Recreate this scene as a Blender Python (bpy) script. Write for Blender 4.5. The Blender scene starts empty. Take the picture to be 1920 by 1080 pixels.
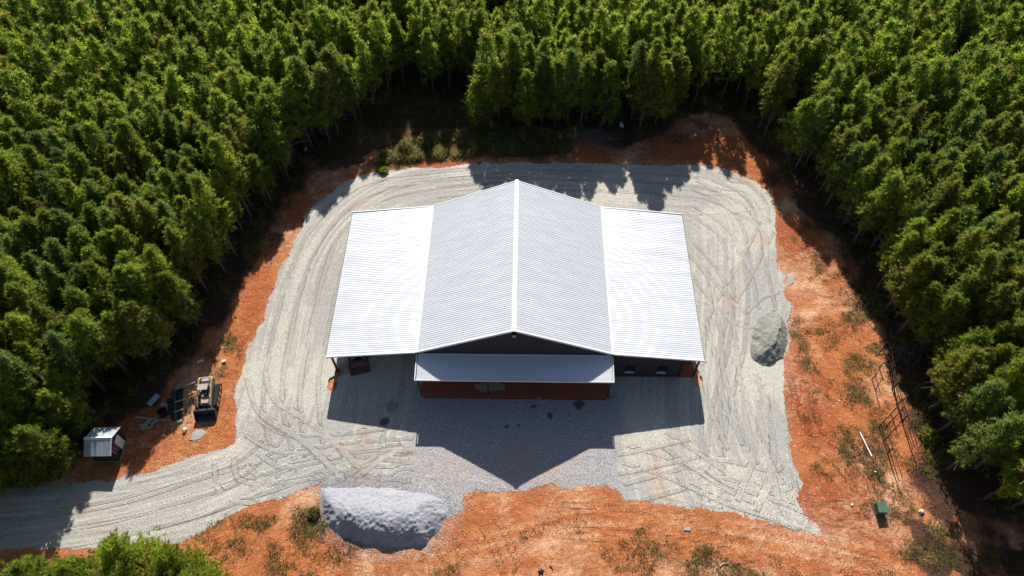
import bpy, bmesh, math, random
import numpy as np
from mathutils import Vector, Matrix
random.seed(7); RNG = np.random.default_rng(7)
C = bpy.context.scene.collection
PI = math.pi

# ------------------------------------------------------------------ camera model
CAM = dict(cx=.946, cy=-32.243, H=60.252, pitch=54.455, yaw=-1.876, roll=-1.049, f=1290.84)
def cam_axes():
    p, y, r = map(math.radians, (CAM['pitch'], CAM['yaw'], CAM['roll']))
    f = np.array([math.sin(y)*math.cos(p), math.cos(y)*math.cos(p), -math.sin(p)])
    rt = np.array([math.cos(y), -math.sin(y), 0]); up = np.cross(rt, f)
    return math.cos(r)*rt+math.sin(r)*up, -math.sin(r)*rt+math.cos(r)*up, f
AX = cam_axes(); CP = np.array([CAM['cx'], CAM['cy'], CAM['H']])
def un(px, py, z=0.0):
    r, u, f = AX
    d = f*CAM['f']+r*(px-960)-u*(py-540); t = (z-CP[2])/d[2]
    return (CP[0]+t*d[0], CP[1]+t*d[1])
def proj(x, y, z):
    r, u, f = AX; d = np.array([x, y, z])-CP; k = d@f
    return 960+CAM['f']*(d@r)/k, 540-CAM['f']*(d@u)/k, k

# ------------------------------------------------------------------ helpers
def tag(o, label=None, cat=None, group=None, kind=None):
    if label: o['label'] = label
    if cat: o['category'] = cat
    if group: o['group'] = group
    if kind: o['kind'] = kind
    return o
def empty(name, loc=(0, 0, 0), rz=0, label=None, cat=None, group=None):
    o = bpy.data.objects.new(name, None); C.objects.link(o); o.empty_display_size = .3
    o.location = loc; o.rotation_euler = (0, 0, rz)
    return tag(o, label, cat, group)
class MB:
    def __init__(s): s.v = []; s.f = []
    def add(s, vs, fs):
        b = len(s.v); s.v += [tuple(v) for v in vs]; s.f += [tuple(b+i for i in f) for f in fs]; return s
    def box(s, c, d, M=None):
        x, y, z = c; a, b, e = d[0]/2, d[1]/2, d[2]/2
        vs = [Vector((i*a, j*b, k*e)) for k in (-1, 1) for j in (-1, 1) for i in (-1, 1)]
        if M: vs = [M @ v for v in vs]
        vs = [v+Vector(c) for v in vs]
        return s.add(vs, [(0, 2, 3, 1), (4, 5, 7, 6), (0, 1, 5, 4), (2, 6, 7, 3), (0, 4, 6, 2), (1, 3, 7, 5)])
    def tube(s, pts, rad, n=6, cap=True):
        pts = [Vector(p) for p in pts]
        if not hasattr(rad, '__len__'): rad = [rad]*len(pts)
        rings = []
        for i, p in enumerate(pts):
            d = (pts[min(i+1, len(pts)-1)]-pts[max(i-1, 0)]).normalized()
            a = d.orthogonal().normalized() if abs(d.z) > .9 else d.cross(Vector((0, 0, 1))).normalized()
            b = d.cross(a)
            rings.append([p+(a*math.cos(2*PI*k/n)+b*math.sin(2*PI*k/n))*rad[i] for k in range(n)])
        vs = [v for r in rings for v in r]; fs = []
        for i in range(len(pts)-1):
            for k in range(n): fs.append((i*n+k, i*n+(k+1) % n, (i+1)*n+(k+1) % n, (i+1)*n+k))
        if cap: fs.append(tuple(range(n-1, -1, -1))); fs.append(tuple((len(pts)-1)*n+k for k in range(n)))
        return s.add(vs, fs)
    def prism(s, poly, ax, a, b):
        # poly in the two other axes, extruded along ax from a to b
        def P(u, v, w): return {0: (w, u, v), 1: (u, w, v), 2: (u, v, w)}[ax]
        n = len(poly)
        vs = [P(u, v, a) for u, v in poly]+[P(u, v, b) for u, v in poly]
        fs = [tuple(range(n)), tuple(range(2*n-1, n-1, -1))]+[(i, i+n, (i+1) % n+n, (i+1) % n) for i in range(n)]
        return s.add(vs, fs)
    def build(s, name, mat, parent=None, bevel=0, smooth=False):
        me = bpy.data.meshes.new(name); me.from_pydata(s.v, [], s.f); me.update()
        bm = bmesh.new(); bm.from_mesh(me); bmesh.ops.recalc_face_normals(bm, faces=bm.faces)
        if bevel: bmesh.ops.bevel(bm, geom=bm.edges[:], offset=bevel, segments=2, affect='EDGES', profile=.6)
        bm.to_mesh(me); bm.free()
        if smooth: me.polygons.foreach_set('use_smooth', [True]*len(me.polygons))
        me.materials.append(mat)
        o = bpy.data.objects.new(name, me); C.objects.link(o)
        if parent: o.parent = parent
        return o
def np_mesh(name, V, F, attrs=None, fattrs=None, smooth=False):
    me = bpy.data.meshes.new(name); V = np.asarray(V, np.float32); F = np.asarray(F, np.int32)
    k = F.shape[1]
    me.vertices.add(len(V)); me.vertices.foreach_set('co', V.ravel())
    me.loops.add(F.size); me.loops.foreach_set('vertex_index', F.ravel())
    me.polygons.add(len(F)); me.polygons.foreach_set('loop_start', np.arange(0, F.size, k, dtype=np.int32))
    me.update(calc_edges=True)
    for n, a in (attrs or {}).items():
        at = me.attributes.new(n, 'FLOAT', 'POINT'); at.data.foreach_set('value', np.asarray(a, np.float32))
    for n, a in (fattrs or {}).items():
        at = me.attributes.new(n, 'FLOAT', 'FACE'); at.data.foreach_set('value', np.asarray(a, np.float32))
    me.polygons.foreach_set('use_smooth', np.full(len(F), smooth))
    return me
def link(name, me, mat, parent=None):
    if mat: me.materials.append(mat)
    o = bpy.data.objects.new(name, me); C.objects.link(o)
    if parent: o.parent = parent
    return o

# numpy noise
def vnoise(x, y, seed=0):
    xi = np.floor(x).astype(np.int64); yi = np.floor(y).astype(np.int64); fx = x-xi; fy = y-yi
    fx = fx*fx*(3-2*fx); fy = fy*fy*(3-2*fy)
    def h(a, b):
        n = (a*374761393+b*668265263+seed*982451653) & 0xffffffff
        n = ((n ^ (n >> 13))*1274126177) & 0xffffffff
        return ((n ^ (n >> 16)) & 0xffff)/65535.
    return (h(xi, yi)*(1-fx)+h(xi+1, yi)*fx)*(1-fy)+(h(xi, yi+1)*(1-fx)+h(xi+1, yi+1)*fx)*fy
def fbm(x, y, s, seed=0, o=4):
    r = 0; a = .5; t = 0
    for i in range(o):
        r = r+a*vnoise(x*s+17.3*i, y*s-9.1*i, seed+i); t += a; a *= .5; s *= 2.03
    return r/t
def sstep(a, b, x): t = np.clip((x-a)/(b-a), 0, 1); return t*t*(3-2*t)
def segdist(X, Y, pts):
    """distance, arclength and signed side offset to a polyline"""
    D = np.full(X.shape, 1e9); S = np.zeros(X.shape); O = np.zeros(X.shape); L = 0
    for (x0, y0), (x1, y1) in zip(pts[:-1], pts[1:]):
        dx, dy = x1-x0, y1-y0; l = math.hypot(dx, dy)+1e-9
        t = np.clip(((X-x0)*dx+(Y-y0)*dy)/l/l, 0, 1)
        ex = X-x0-t*dx; ey = Y-y0-t*dy; d = np.hypot(ex, ey); m = d < D
        D = np.where(m, d, D); S = np.where(m, L+t*l, S)
        O = np.where(m, np.sign(ex*dy-ey*dx)*d, O); L += l
    return D, S, O
def inside(X, Y, poly):
    c = np.zeros(X.shape, bool); n = len(poly)
    for i in range(n):
        x0, y0 = poly[i]; x1, y1 = poly[(i+1) % n]
        if y0 == y1: continue
        c ^= ((y0 > Y) != (y1 > Y)) & (X < (x1-x0)*(Y-y0)/(y1-y0)+x0)
    return c
def sd(X, Y, poly):
    D, _, _ = segdist(X, Y, list(poly)+[poly[0]])
    return np.where(inside(X, Y, poly), D, -D)
def smooth_line(pts, n=8):
    out = []; P = [pts[0]]+list(pts)+[pts[-1]]
    for i in range(1, len(P)-2):
        p0, p1, p2, p3 = map(np.array, P[i-1:i+3])
        for k in range(n):
            t = k/n
            out.append(tuple(.5*((2*p1)+(-p0+p2)*t+(2*p0-5*p1+4*p2-p3)*t*t+(-p0+3*p1-3*p2+p3)*t**3)))
    out.append(tuple(pts[-1])); return out
def px(pts): return [un(*p) for p in pts]

# ------------------------------------------------------------------ materials
def nt(name):
    m = bpy.data.materials.new(name); m.use_nodes = True; t = m.node_tree; t.nodes.clear()
    return m, t
class G:
    def __init__(s, t): s.t = t
    def n(s, ty, **k):
        nd = s.t.nodes.new(ty)
        for a, v in k.items():
            if a == 'ins':
                for i, x in v.items():
                    if hasattr(x, 'node'): s.t.links.new(x, nd.inputs[i])
                    else: nd.inputs[i].default_value = x
            else: setattr(nd, a, v)
        return nd
    def attr(s, n): return s.n('ShaderNodeAttribute', attribute_name=n).outputs['Fac']
    def noise(s, vec, scale, det=4, rough=.55, dist=0):
        return s.n('ShaderNodeTexNoise', ins={'Vector': vec, 'Scale': scale, 'Detail': det, 'Roughness': rough, 'Distortion': dist}).outputs['Fac']
    def math(s, op, a, b=0, c=0): return s.n('ShaderNodeMath', operation=op, ins={0: a, 1: b, 2: c}).outputs[0]
    def ramp(s, x, a, b, lo=0, hi=1):
        return s.n('ShaderNodeMapRange', interpolation_type='SMOOTHSTEP', ins={'Value': x, 'From Min': a, 'From Max': b, 'To Min': lo, 'To Max': hi}).outputs[0]
    def mix(s, f, a, b):
        nd = s.n('ShaderNodeMix', data_type='RGBA'); 
        for k, v in ((0, f), (6, a), (7, b)):
            if hasattr(v, 'node'): s.t.links.new(v, nd.inputs[k])
            else: nd.inputs[k].default_value = (tuple(v)+(1,)) if k and len(v) == 3 else v
        return nd.outputs[2]
    def mul(s, c, f):  # colour * scalar
        nd = s.n('ShaderNodeVectorMath', operation='SCALE'); s.t.links.new(c, nd.inputs[0])
        if hasattr(f, 'node'): s.t.links.new(f, nd.inputs['Scale'])
        else: nd.inputs['Scale'].default_value = f
        return nd.outputs[0]
    def pos(s): return s.n('ShaderNodeNewGeometry').outputs['Position']
    def bump(s, h, st=1, d=.02): return s.n('ShaderNodeBump', ins={'Strength': st, 'Distance': d, 'Height': h}).outputs[0]
    def out(s, col, rough=.9, normal=None, metal=0, spec=.3, shader=None):
        p = s.n('ShaderNodeBsdfPrincipled')
        for k, v in (('Base Color', col), ('Roughness', rough), ('Metallic', metal), ('Specular IOR Level', spec), ('Normal', normal)):
            if v is None: continue
            if hasattr(v, 'node'): s.t.links.new(v, p.inputs[k])
            else: p.inputs[k].default_value = tuple(v)+(1,) if k == 'Base Color' else v
        o = s.n('ShaderNodeOutputMaterial'); s.t.links.new(p.outputs[0], o.inputs[0]); return p, o
def simple(name, col, rough=.6, metal=0, spec=.4, var=.15, scale=3, bump=0, stretch=None):
    m, t = nt(name); g = G(t)
    v = g.n('ShaderNodeTexCoord').outputs['Object']
    if stretch: v = g.n('ShaderNodeMapping', ins={'Vector': v, 'Scale': stretch}).outputs[0]
    n = g.noise(v, scale, 5, .6)
    c = g.mix(n, [x*(1-var*1.6) for x in col], [min(1, x*(1+var)) for x in col])
    g.out(c, g.ramp(n, .3, .7, max(.05, rough-.08), min(1, rough+.08)), g.bump(n, 1, bump) if bump else None, metal, spec)
    return m
M = {}
M['roof'] = simple('white_painted_steel', (.655, .67, .695), .42, .17, .55, .05, .9, stretch=(.3, 2.5, 1))
M['trim'] = simple('white_trim', (.80, .80, .80), .4, 0, .5, .04, 1)
M['wall'] = simple('charcoal_steel', (.040, .039, .045), .45, 0, .4, .12, .8)
M['darktrim'] = simple('dark_brown_trim', (.035, .02, .017), .5, 0, .4, .2, 2)
M['bronze'] = simple('bronze_post_paint', (.055, .024, .018), .5, 0, .4, .2, 2)
M['glass'] = simple('dark_glass', (.012, .014, .016), .12, 0, .6, .1, 1)
M['concrete'] = simple('concrete', (.42, .41, .39), .9, 0, .2, .15, 3)
M['door'] = simple('grey_door_steel', (.10, .09, .09), .5, 0, .4, .1, 1)
M['black'] = simple('black_plastic', (.012, .012, .013), .45, 0, .4, .2, 3)
M['rubber'] = simple('track_rubber', (.035, .035, .037), .85, 0, .2, .3, 5)
M['yellow'] = simple('faded_yellow_paint', (.52, .34, .15), .5, 0, .4, .25, 3)
M['cream'] = simple('dusty_white_paint', (.44, .38, .31), .6, 0, .4, .25, 3)
M['steel_dark'] = simple('dark_bucket_steel', (.05, .055, .065), .5, .3, .4, .4, 4)
M['steel_grey'] = simple('grey_steel', (.22, .23, .25), .4, .5, .5, .3, 4)
M['rust'] = simple('rusty_steel', (.10, .055, .045), .7, .2, .3, .4, 6)
M['redpaint'] = simple('dull_red_brown_paint', (.16, .075, .07), .6, 0, .4, .3, 4)
M['wood'] = simple('weathered_lumber', (.36, .31, .23), .8, 0, .2, .3, 4, stretch=(6, 1, 1))
M['newwood'] = simple('pale_lumber', (.52, .38, .20), .75, 0, .2, .25, 4, stretch=(6, 1, 1))
M['greenwood'] = simple('treated_lumber', (.30, .31, .22), .8, 0, .2, .25, 4)
M['galv'] = simple('galvanised_sheet', (.50, .55, .62), .38, .35, .5, .3, 1.2, stretch=(5, 1, 1))
M['green_box'] = simple('green_enamel', (.075, .16, .10), .45, 0, .4, .12, 3)
M['white'] = simple('white_plastic', (.8, .8, .78), .4, 0, .4, .06, 3)
M['burlap'] = simple('pale_sack', (.42, .37, .33), .9, 0, .2, .25, 6, .02)
M['stoneblock'] = simple('pale_sandstone', (.70, .60, .42), .85, 0, .2, .15, 6, .01)
M['bark'] = simple('pine_bark', (.13, .098, .08), .95, 0, .15, .4, 6, .02)
M['deadwood'] = simple('dead_grey_wood', (.19, .155, .13), .95, 0, .15, .35, 4)
M['brownwood'] = simple('dark_brown_rail', (.06, .036, .03), .85, 0, .2, .4, 5)
M['cloth_black'] = simple('black_cloth', (.012, .012, .016), .9, 0, .2, .3, 6)
M['denim'] = simple('dark_denim', (.02, .025, .04), .9, 0, .2, .3, 6)
M['skin'] = simple('skin', (.45, .26, .18), .55, 0, .3, .1, 6)
M['hair'] = simple('dark_hair', (.02, .012, .01), .6, 0, .3, .2, 8)
M['pink'] = simple('pale_pink_paint', (.50, .25, .27), .6, 0, .3, .1, 3)
M['shedwall'] = simple('dark_shed_wall', (.035, .028, .03), .7, 0, .3, .3, 3)

def leaf_mat(name, a, b, c, brown=(.20, .12, .035), hue=0):
    m, t = nt(name); g = G(t)
    tone = g.attr('tone'); rnd = g.n('ShaderNodeObjectInfo').outputs['Random']
    k1 = g.ramp(tone, 0, .55); k2 = g.ramp(tone, .45, .90)
    col = g.mix(k2, g.mix(k1, a, b), c)
    col = g.mix(g.ramp(tone, .935, .95), col, brown)
    col = g.mul(col, g.ramp(rnd, 0, 1, .90, 1.28))
    d = g.n('ShaderNodeBsdfPrincipled', ins={'Base Color': col, 'Roughness': .55, 'Specular IOR Level': .35})
    tr = g.n('ShaderNodeBsdfTranslucent', ins={'Color': g.mul(col, 1.15)})
    mx = g.n('ShaderNodeMixShader', ins={0: .62, 1: d.outputs[0], 2: tr.outputs[0]})
    o = g.n('ShaderNodeOutputMaterial'); t.links.new(mx.outputs[0], o.inputs[0]); return m
LEAF = [leaf_mat('pine_needles_mid', (.120, .165, .030), (.215, .285, .038), (.34, .43, .050)),
        leaf_mat('pine_needles_yellowish', (.14, .185, .028), (.25, .32, .038), (.40, .475, .046)),
        leaf_mat('pine_needles_blue_green', (.105, .155, .042), (.18, .26, .056), (.28, .37, .08)),
        leaf_mat('pine_needles_olive', (.14, .155, .034), (.22, .25, .044), (.33, .36, .058), (.26, .15, .05))]
GRASS = leaf_mat('weed_leaves', (.15, .135, .05), (.21, .20, .06), (.31, .28, .11), (.42, .30, .17))
LITTER = leaf_mat('dry_litter', (.07, .045, .03), (.12, .075, .05), (.20, .14, .09), (.30, .20, .13))

# ------------------------------------------------------------------ outlines measured on the ground
YARD = px([(-160, 925), (0, 916), (140, 907), (200, 900), (270, 887), (325, 868), (375, 852), (415, 840), (441, 828), (446, 800), (443, 770), (440, 745), (452, 700),
 (463, 665), (478, 625), (497, 590), (503, 555), (520, 520), (538, 480), (560, 435), (574, 405), (583, 385), (600, 374), (622, 360), (635, 346), (641, 338), (700, 326),
 (735, 318), (770, 314), (820, 314), (880, 307), (960, 305), (1060, 306), (1160, 308), (1240, 310), (1320, 308), (1370, 320), (1410, 335), (1440, 358), (1452, 390),
 (1455, 450), (1460, 505), (1474, 516), (1470, 530), (1474, 555), (1484, 578), (1477, 600), (1479, 640), (1470, 690), (1472, 740), (1480, 800), (1489, 860),
 (1502, 908), (1495, 935), (1508, 966), (1535, 994), (1570, 1014), (1510, 996), (1440, 977), (1370, 962), (1300, 950), (1240, 942), (1172, 938), (1155, 922),
 (1130, 903), (1105, 912), (1060, 918), (1035, 906), (1020, 912), (980, 920), (940, 925), (900, 922), (872, 928), (868, 960), (820, 975), (760, 935), (700, 925), (612, 930), (600, 907),
 (560, 922), (500, 940), (450, 957), (400, 986), (352, 1012), (335, 1024), (280, 1021), (200, 1025), (100, 1029), (0, 1033), (-160, 1042)])
STONE = px([(781, 742), (1156, 742), (1166, 840), (1160, 905), (1150, 940), (1050, 945), (950, 945), (880, 940), (800, 912), (772, 895), (768, 850)])
PILE = px([(596, 908), (640, 903), (700, 906), (760, 912), (815, 925), (842, 945), (850, 968), (832, 992), (820, 1004), (806, 1022), (790, 1029), (772, 1028),
 (752, 1030), (735, 1032), (715, 1029), (700, 1026), (686, 1025), (668, 1019), (655, 1013), (636, 1004), (615, 986), (601, 960), (594, 930)])
PILE2 = px([(1424, 590), (1455, 584), (1474, 605), (1479, 640), (1470, 668), (1446, 688), (1420, 682), (1406, 664), (1408, 640), (1414, 612)])
CLEAR = px([(-500, 1000), (-200, 965), (0, 915), (90, 893), (140, 850), (165, 800), (240, 748), (310, 712), (352, 672), (385, 615), (428, 545), (478, 472), (525, 385),
 (572, 305), (640, 268), (690, 232), (740, 214), (800, 208), (865, 214), (900, 246), (1000, 240), (1120, 250), (1160, 262), (1240, 240), (1300, 200), (1370, 205), (1420, 265), (1470, 330),
 (1540, 400), (1580, 460), (1615, 530), (1650, 600), (1690, 670), (1715, 730), (1728, 830), (1738, 890), (1800, 950), (1920, 1000), (2150, 1060), (2100, 1500),
 (520, 1500), (450, 1260), (300, 1210), (150, 1190), (-60, 1170), (-200, 1150), (-600, 1150)])
MAINHW = 9.15
def bump_h(x, y):
    return (fbm(x, y, .12, 3, 3)-.5)*.35+(fbm(x, y, .9, 5, 3)-.5)*.10
def ground_h(x, y, s=None):
    x = np.asarray(x, float); y = np.asarray(y, float)
    if s is None: s = sd(x, y, YARD)
    return np.where(s > 0, -.02-.14*sstep(0, 1.0, s), -.02)+np.where(s < 0, bump_h(x, y)*sstep(0, 2.5, -s), 0)
def gz(x, y): return float(ground_h(np.array([x]), np.array([y]))[0])

def tracks(X, Y, lines, gauge, wid, seed=0):
    """wheel-track pairs: mask, tread phase and rut depth"""
    mask = np.zeros(X.shape); ph = np.zeros(X.shape); dep = np.zeros(X.shape); ed = np.zeros(X.shape)
    for i, ln in enumerate(lines):
        P = smooth_line(px(ln), 7)
        xs = [p[0] for p in P]; ys = [p[1] for p in P]; L_ = sum(math.hypot(P[k+1][0]-P[k][0], P[k+1][1]-P[k][1]) for k in range(len(P)-1))
        bb = (X > min(xs)-2) & (X < max(xs)+2) & (Y > min(ys)-2) & (Y < max(ys)+2)
        if not bb.any(): continue
        x = X[bb]; y = Y[bb]; D, S, O = segdist(x, y, P); g = gauge if i % 3 else gauge*.85
        w = wid*(1.25 if i % 4 == 0 else 1)
        a = np.abs(np.abs(O)-g/2); mm = (1-sstep(w*.42, w*.55, a))*(D < g*.5+w)*(S > .05)*(S < L_-.05)
        br = sstep(.30, .52, fbm(x, y, .35, seed+i*3, 2)+.12)
        mm = mm*br; edge = np.exp(-((a-w*.62)/(w*.18))**2)*(D < g*.5+w)*br
        fp = (1-sstep(w*.55, w*.75, a))*(D < g*.5+w)*(S > .05)*(S < L_-.05); m0 = mask[bb]*(1-fp); win = fp > .5
        p0 = ph[bb]; ph[bb] = np.where(win, S+np.abs(a)*0.9*1.0, p0)
        mask[bb] = np.maximum(m0, mm)
        ed[bb] = np.maximum(ed[bb], np.exp(-((a-w*.60)/(w*.22))**2)*(D < g*.5+w)*(S > .05)*(S < L_-.05)*br*(.35+.65*((i*7) % 3 == 0)))
        dep[bb] = dep[bb]*(1-fp)-.012*mm+.002*edge
    return mask, ph, dep, ed
CHEV = [
 [(30, 985), (250, 945), (430, 890), (520, 810), (556, 700), (572, 600), (592, 500), (645, 415), (730, 362), (850, 342), (960, 330)],
 [(540, 890), (512, 760), (524, 650), (556, 520), (600, 430), (680, 360), (800, 332), (900, 322)],
 [(590, 860), (580, 720), (600, 620), (622, 520), (648, 440)],
 [(-60, 1000), (200, 965), (400, 905), (600, 852), (775, 835)],
 [(-60, 1020), (150, 1000), (350, 955), (500, 905), (620, 872), (775, 884)],
 [(420, 860), (432, 912), (500, 925), (600, 900), (690, 845), (700, 800)],
 [(470, 860), (520, 890), (600, 880), (680, 860), (772, 862)],
 [(470, 800), (530, 830), (640, 830), (750, 815)],
 [(480, 700), (500, 760), (560, 800), (600, 830), (660, 890)],
 [(700, 345), (900, 325), (1100, 330), (1300, 340), (1400, 352)],
 [(820, 360), (1000, 345), (1200, 352), (1330, 365), (1400, 410), (1425, 520), (1440, 580)],
 [(1340, 330), (1390, 350), (1420, 380), (1430, 420)],
 [(1290, 390), (1360, 440), (1388, 540), (1380, 650), (1352, 760), (1340, 860), (1350, 940)],
 [(1330, 980), (1335, 700), (1345, 600), (1400, 500), (1440, 420)],
 [(1300, 500), (1350, 560), (1400, 600), (1440, 570), (1470, 560)],
 [(1290, 460), (1340, 520), (1362, 610), (1372, 700), (1400, 790), (1440, 880), (1480, 965)],
 [(1175, 925), (1250, 905), (1350, 880), (1450, 900), (1480, 890)],
 [(1170, 850), (1260, 880), (1360, 925), (1450, 955), (1530, 990)],
 [(1240, 820), (1300, 860), (1360, 900), (1420, 930)],
 [(1456, 740), (1462, 800), (1468, 880), (1480, 940)],
 [(1400, 700), (1425, 780), (1432, 860), (1400, 950)],
 [(1310, 600), (1330, 680), (1345, 760), (1380, 840)],
 [(960, 930), (1050, 880), (1160, 870), (1300, 840)],
 [(690, 905), (760, 860), (900, 900), (1000, 925), (1150, 905)],
 [(1300, 345), (1370, 380), (1440, 430), (1450, 500)],
]
LINES = [[(580, 388), (600, 382), (625, 375)], [(575, 405), (600, 402)], [(985, 326), (1150, 340), (1300, 363), (1440, 362)], [(1290, 402), (1380, 398), (1440, 388)],
 [(530, 521), (552, 519)], [(440, 985), (520, 945), (610, 915)], [(610, 896), (700, 899), (775, 903)], [(380, 968), (480, 925), (560, 880)], [(60, 1012), (220, 992), (350, 975), (470, 930)],
 [(770, 370), (860, 352), (960, 342)], [(640, 345), (760, 335), (880, 330)], [(800, 895), (900, 905), (980, 925)], [(1170, 905), (1260, 935), (1400, 960), (1500, 990)],
 [(1446, 880), (1478, 970), (1520, 1000)], [(1410, 600), (1425, 540), (1432, 500)], [(1300, 560), (1330, 570)], [(1305, 620), (1325, 625)], [(700, 820), (740, 818), (760, 840)],
 [(690, 850), (740, 830), (765, 845), (720, 860)], [(300, 950), (420, 915), (540, 870)], [(200, 930), (330, 905), (440, 870)], [(120, 935), (300, 893), (420, 855)]]

# ------------------------------------------------------------------ the yard
def grid(x0, x1, y0, y1, st):
    xs = np.arange(x0, x1+st/2, st); ys = np.arange(y0, y1+st/2, st)
    X, Y = np.meshgrid(xs, ys); return X, Y, len(xs), len(ys)
def grid_faces(nx, ny, keep):
    idx = np.arange(nx*ny).reshape(ny, nx)
    F = np.stack([idx[:-1, :-1], idx[:-1, 1:], idx[1:, 1:], idx[1:, :-1]], -1)
    k = keep[:-1, :-1] & keep[:-1, 1:] & keep[1:, 1:] & keep[1:, :-1]
    F = F[k]; used = np.unique(F); remap = np.zeros(nx*ny, np.int64); remap[used] = np.arange(len(used))
    return remap[F], used
X, Y, nx, ny = grid(-52, 31, -19, 30.5, .11)
S = sd(X, Y, YARD)
ST = sd(X, Y, STONE)
SP = sd(X, Y, PILE)
cm, cph, cdep, ced = tracks(X, Y, CHEV, 1.75, .42, 11)
scr = np.zeros(X.shape); sdep = np.zeros(X.shape)
for i, ln in enumerate(LINES):
    P = smooth_line(px(ln), 6); D, _, O = segdist(X, Y, P)
    sdep += .07*np.exp(-((O-.0)/.13)**2)*(D < .5)*sstep(.25, .5, fbm(X, Y, .5, 40+i, 2)); scr += np.exp(-(O/.2)**2)*(D < .5)
# faint long grader streaks that follow the driving loops
Ls = smooth_line(px([(-120, 985), (250, 945), (430, 890), (510, 810), (545, 700), (565, 600), (590, 500), (645, 415), (730, 355), (850, 330), (1000, 322), (1200, 330), (1330, 345),
 (1400, 400), (1415, 500), (1410, 600), (1400, 750), (1420, 860), (1480, 960)]), 6)
_, LS, LO = segdist(X, Y, Ls)
streak = fbm(LO*3.0, LS*.12, 1.0, 21, 4); streak2 = fbm(LO*9.0+3, LS*.25, 1.0, 23, 3)
calm = 1-sstep(-.2, .6, ST)*.85
Z = .012+(fbm(X, Y, .5, 30, 4)-.5)*.06+(streak-.5)*.065*calm+(streak2-.5)*.035*calm+cdep*calm*1.0+sdep*.5+(fbm(X, Y, 4, 31, 2)-.5)*.04
Z = np.where((np.abs(X) < 19) & (Y > -3) & (Y < 18.5), np.minimum(Z, .02), Z)
Z = Z-.03*(1-sstep(-.3, .8, S))
foot = ((np.abs(X) < 9.1) & (Y > -2.32) & (Y < 18.2)) | ((X > 9.0) & (X < 17.55) & (Y > .15) & (Y < 18.2))
foot_sd = np.where(foot, -1, 1)
# red soil showing at the outer posts
hole = np.full(X.shape, -9.)
for (a, b, rr) in ((-17.85, -.9, .75), (-17.5, .2, .5), (17.95, -.15, .6), (17.9, .6, .5)):
    hole = np.maximum(hole, rr-np.hypot((X-a)*1.3, (Y-b)*.8)-.3*(fbm(X, Y, 2.2, 77, 2)-.3))
edge = np.minimum(S+(fbm(X, Y, .8, 50, 4)-.5)*.9, -hole*1.5)
edge = np.where(foot, -1, edge)
tone = np.clip(.5+(fbm(X, Y, .16, 60, 4)-.5)*1.4+(streak-.5)*1.3*calm, 0, 1)
orange = sstep(.66, .84, fbm(X, Y, .22, 64, 4)+.08*(1-sstep(0, 3, S)))*.4
for a, b, r in ((655, 840, 1.3), (500, 800, 1.5), (760, 850, 1.2), (1235, 850, 1.5), (1280, 830, 1.0), (1030, 915, 2.2), (850, 880, 2.0)):
    gx, gy = un(a, b); orange = np.maximum(orange, .30*np.exp(-((X-gx)**2+((Y-gy)*1.6)**2)/r/r))
stain = np.zeros(X.shape)
for a, b, rx, ry in ((1086, 759, .55, .5), (950, 799, .22, .22), (972, 798, .16, .2), (735, 760, .7, .8), (720, 790, .5, .4), (1000, 762, .3, .2), (1032, 780, .3, .4), (645, 690, .8, .8), (1140, 745, .6, .15)):
    gx, gy = un(a, b); q = np.hypot((X-gx)/rx, (Y-gy)/ry)+(fbm(X, Y, 2.5, 70, 3)-.5)*.9
    stain = np.maximum(stain, (1-sstep(.7, 1.15, q))*(1 if rx < .6 else .45))
keep = (edge > -.5)
F, used = grid_faces(nx, ny, keep)
r_ = lambda A: A.ravel()[used]
V = np.stack([r_(X), r_(Y), r_(Z)], 1)
me = np_mesh('gravel_yard', V, F, dict(edge=r_(edge), tone=r_(tone), stone=r_(np.maximum(sstep(-.9, .9, ST+(fbm(X, Y, .9, 55, 3)-.5)*2.8), sstep(-1.6, .2, SP+(fbm(X, Y, 1.1, 56, 3)-.5)*1.6))), trk=r_(cm*calm), ph=r_(cph), line=r_(ced*calm), orange=r_(orange), stain=r_(stain)), smooth=True)

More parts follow.
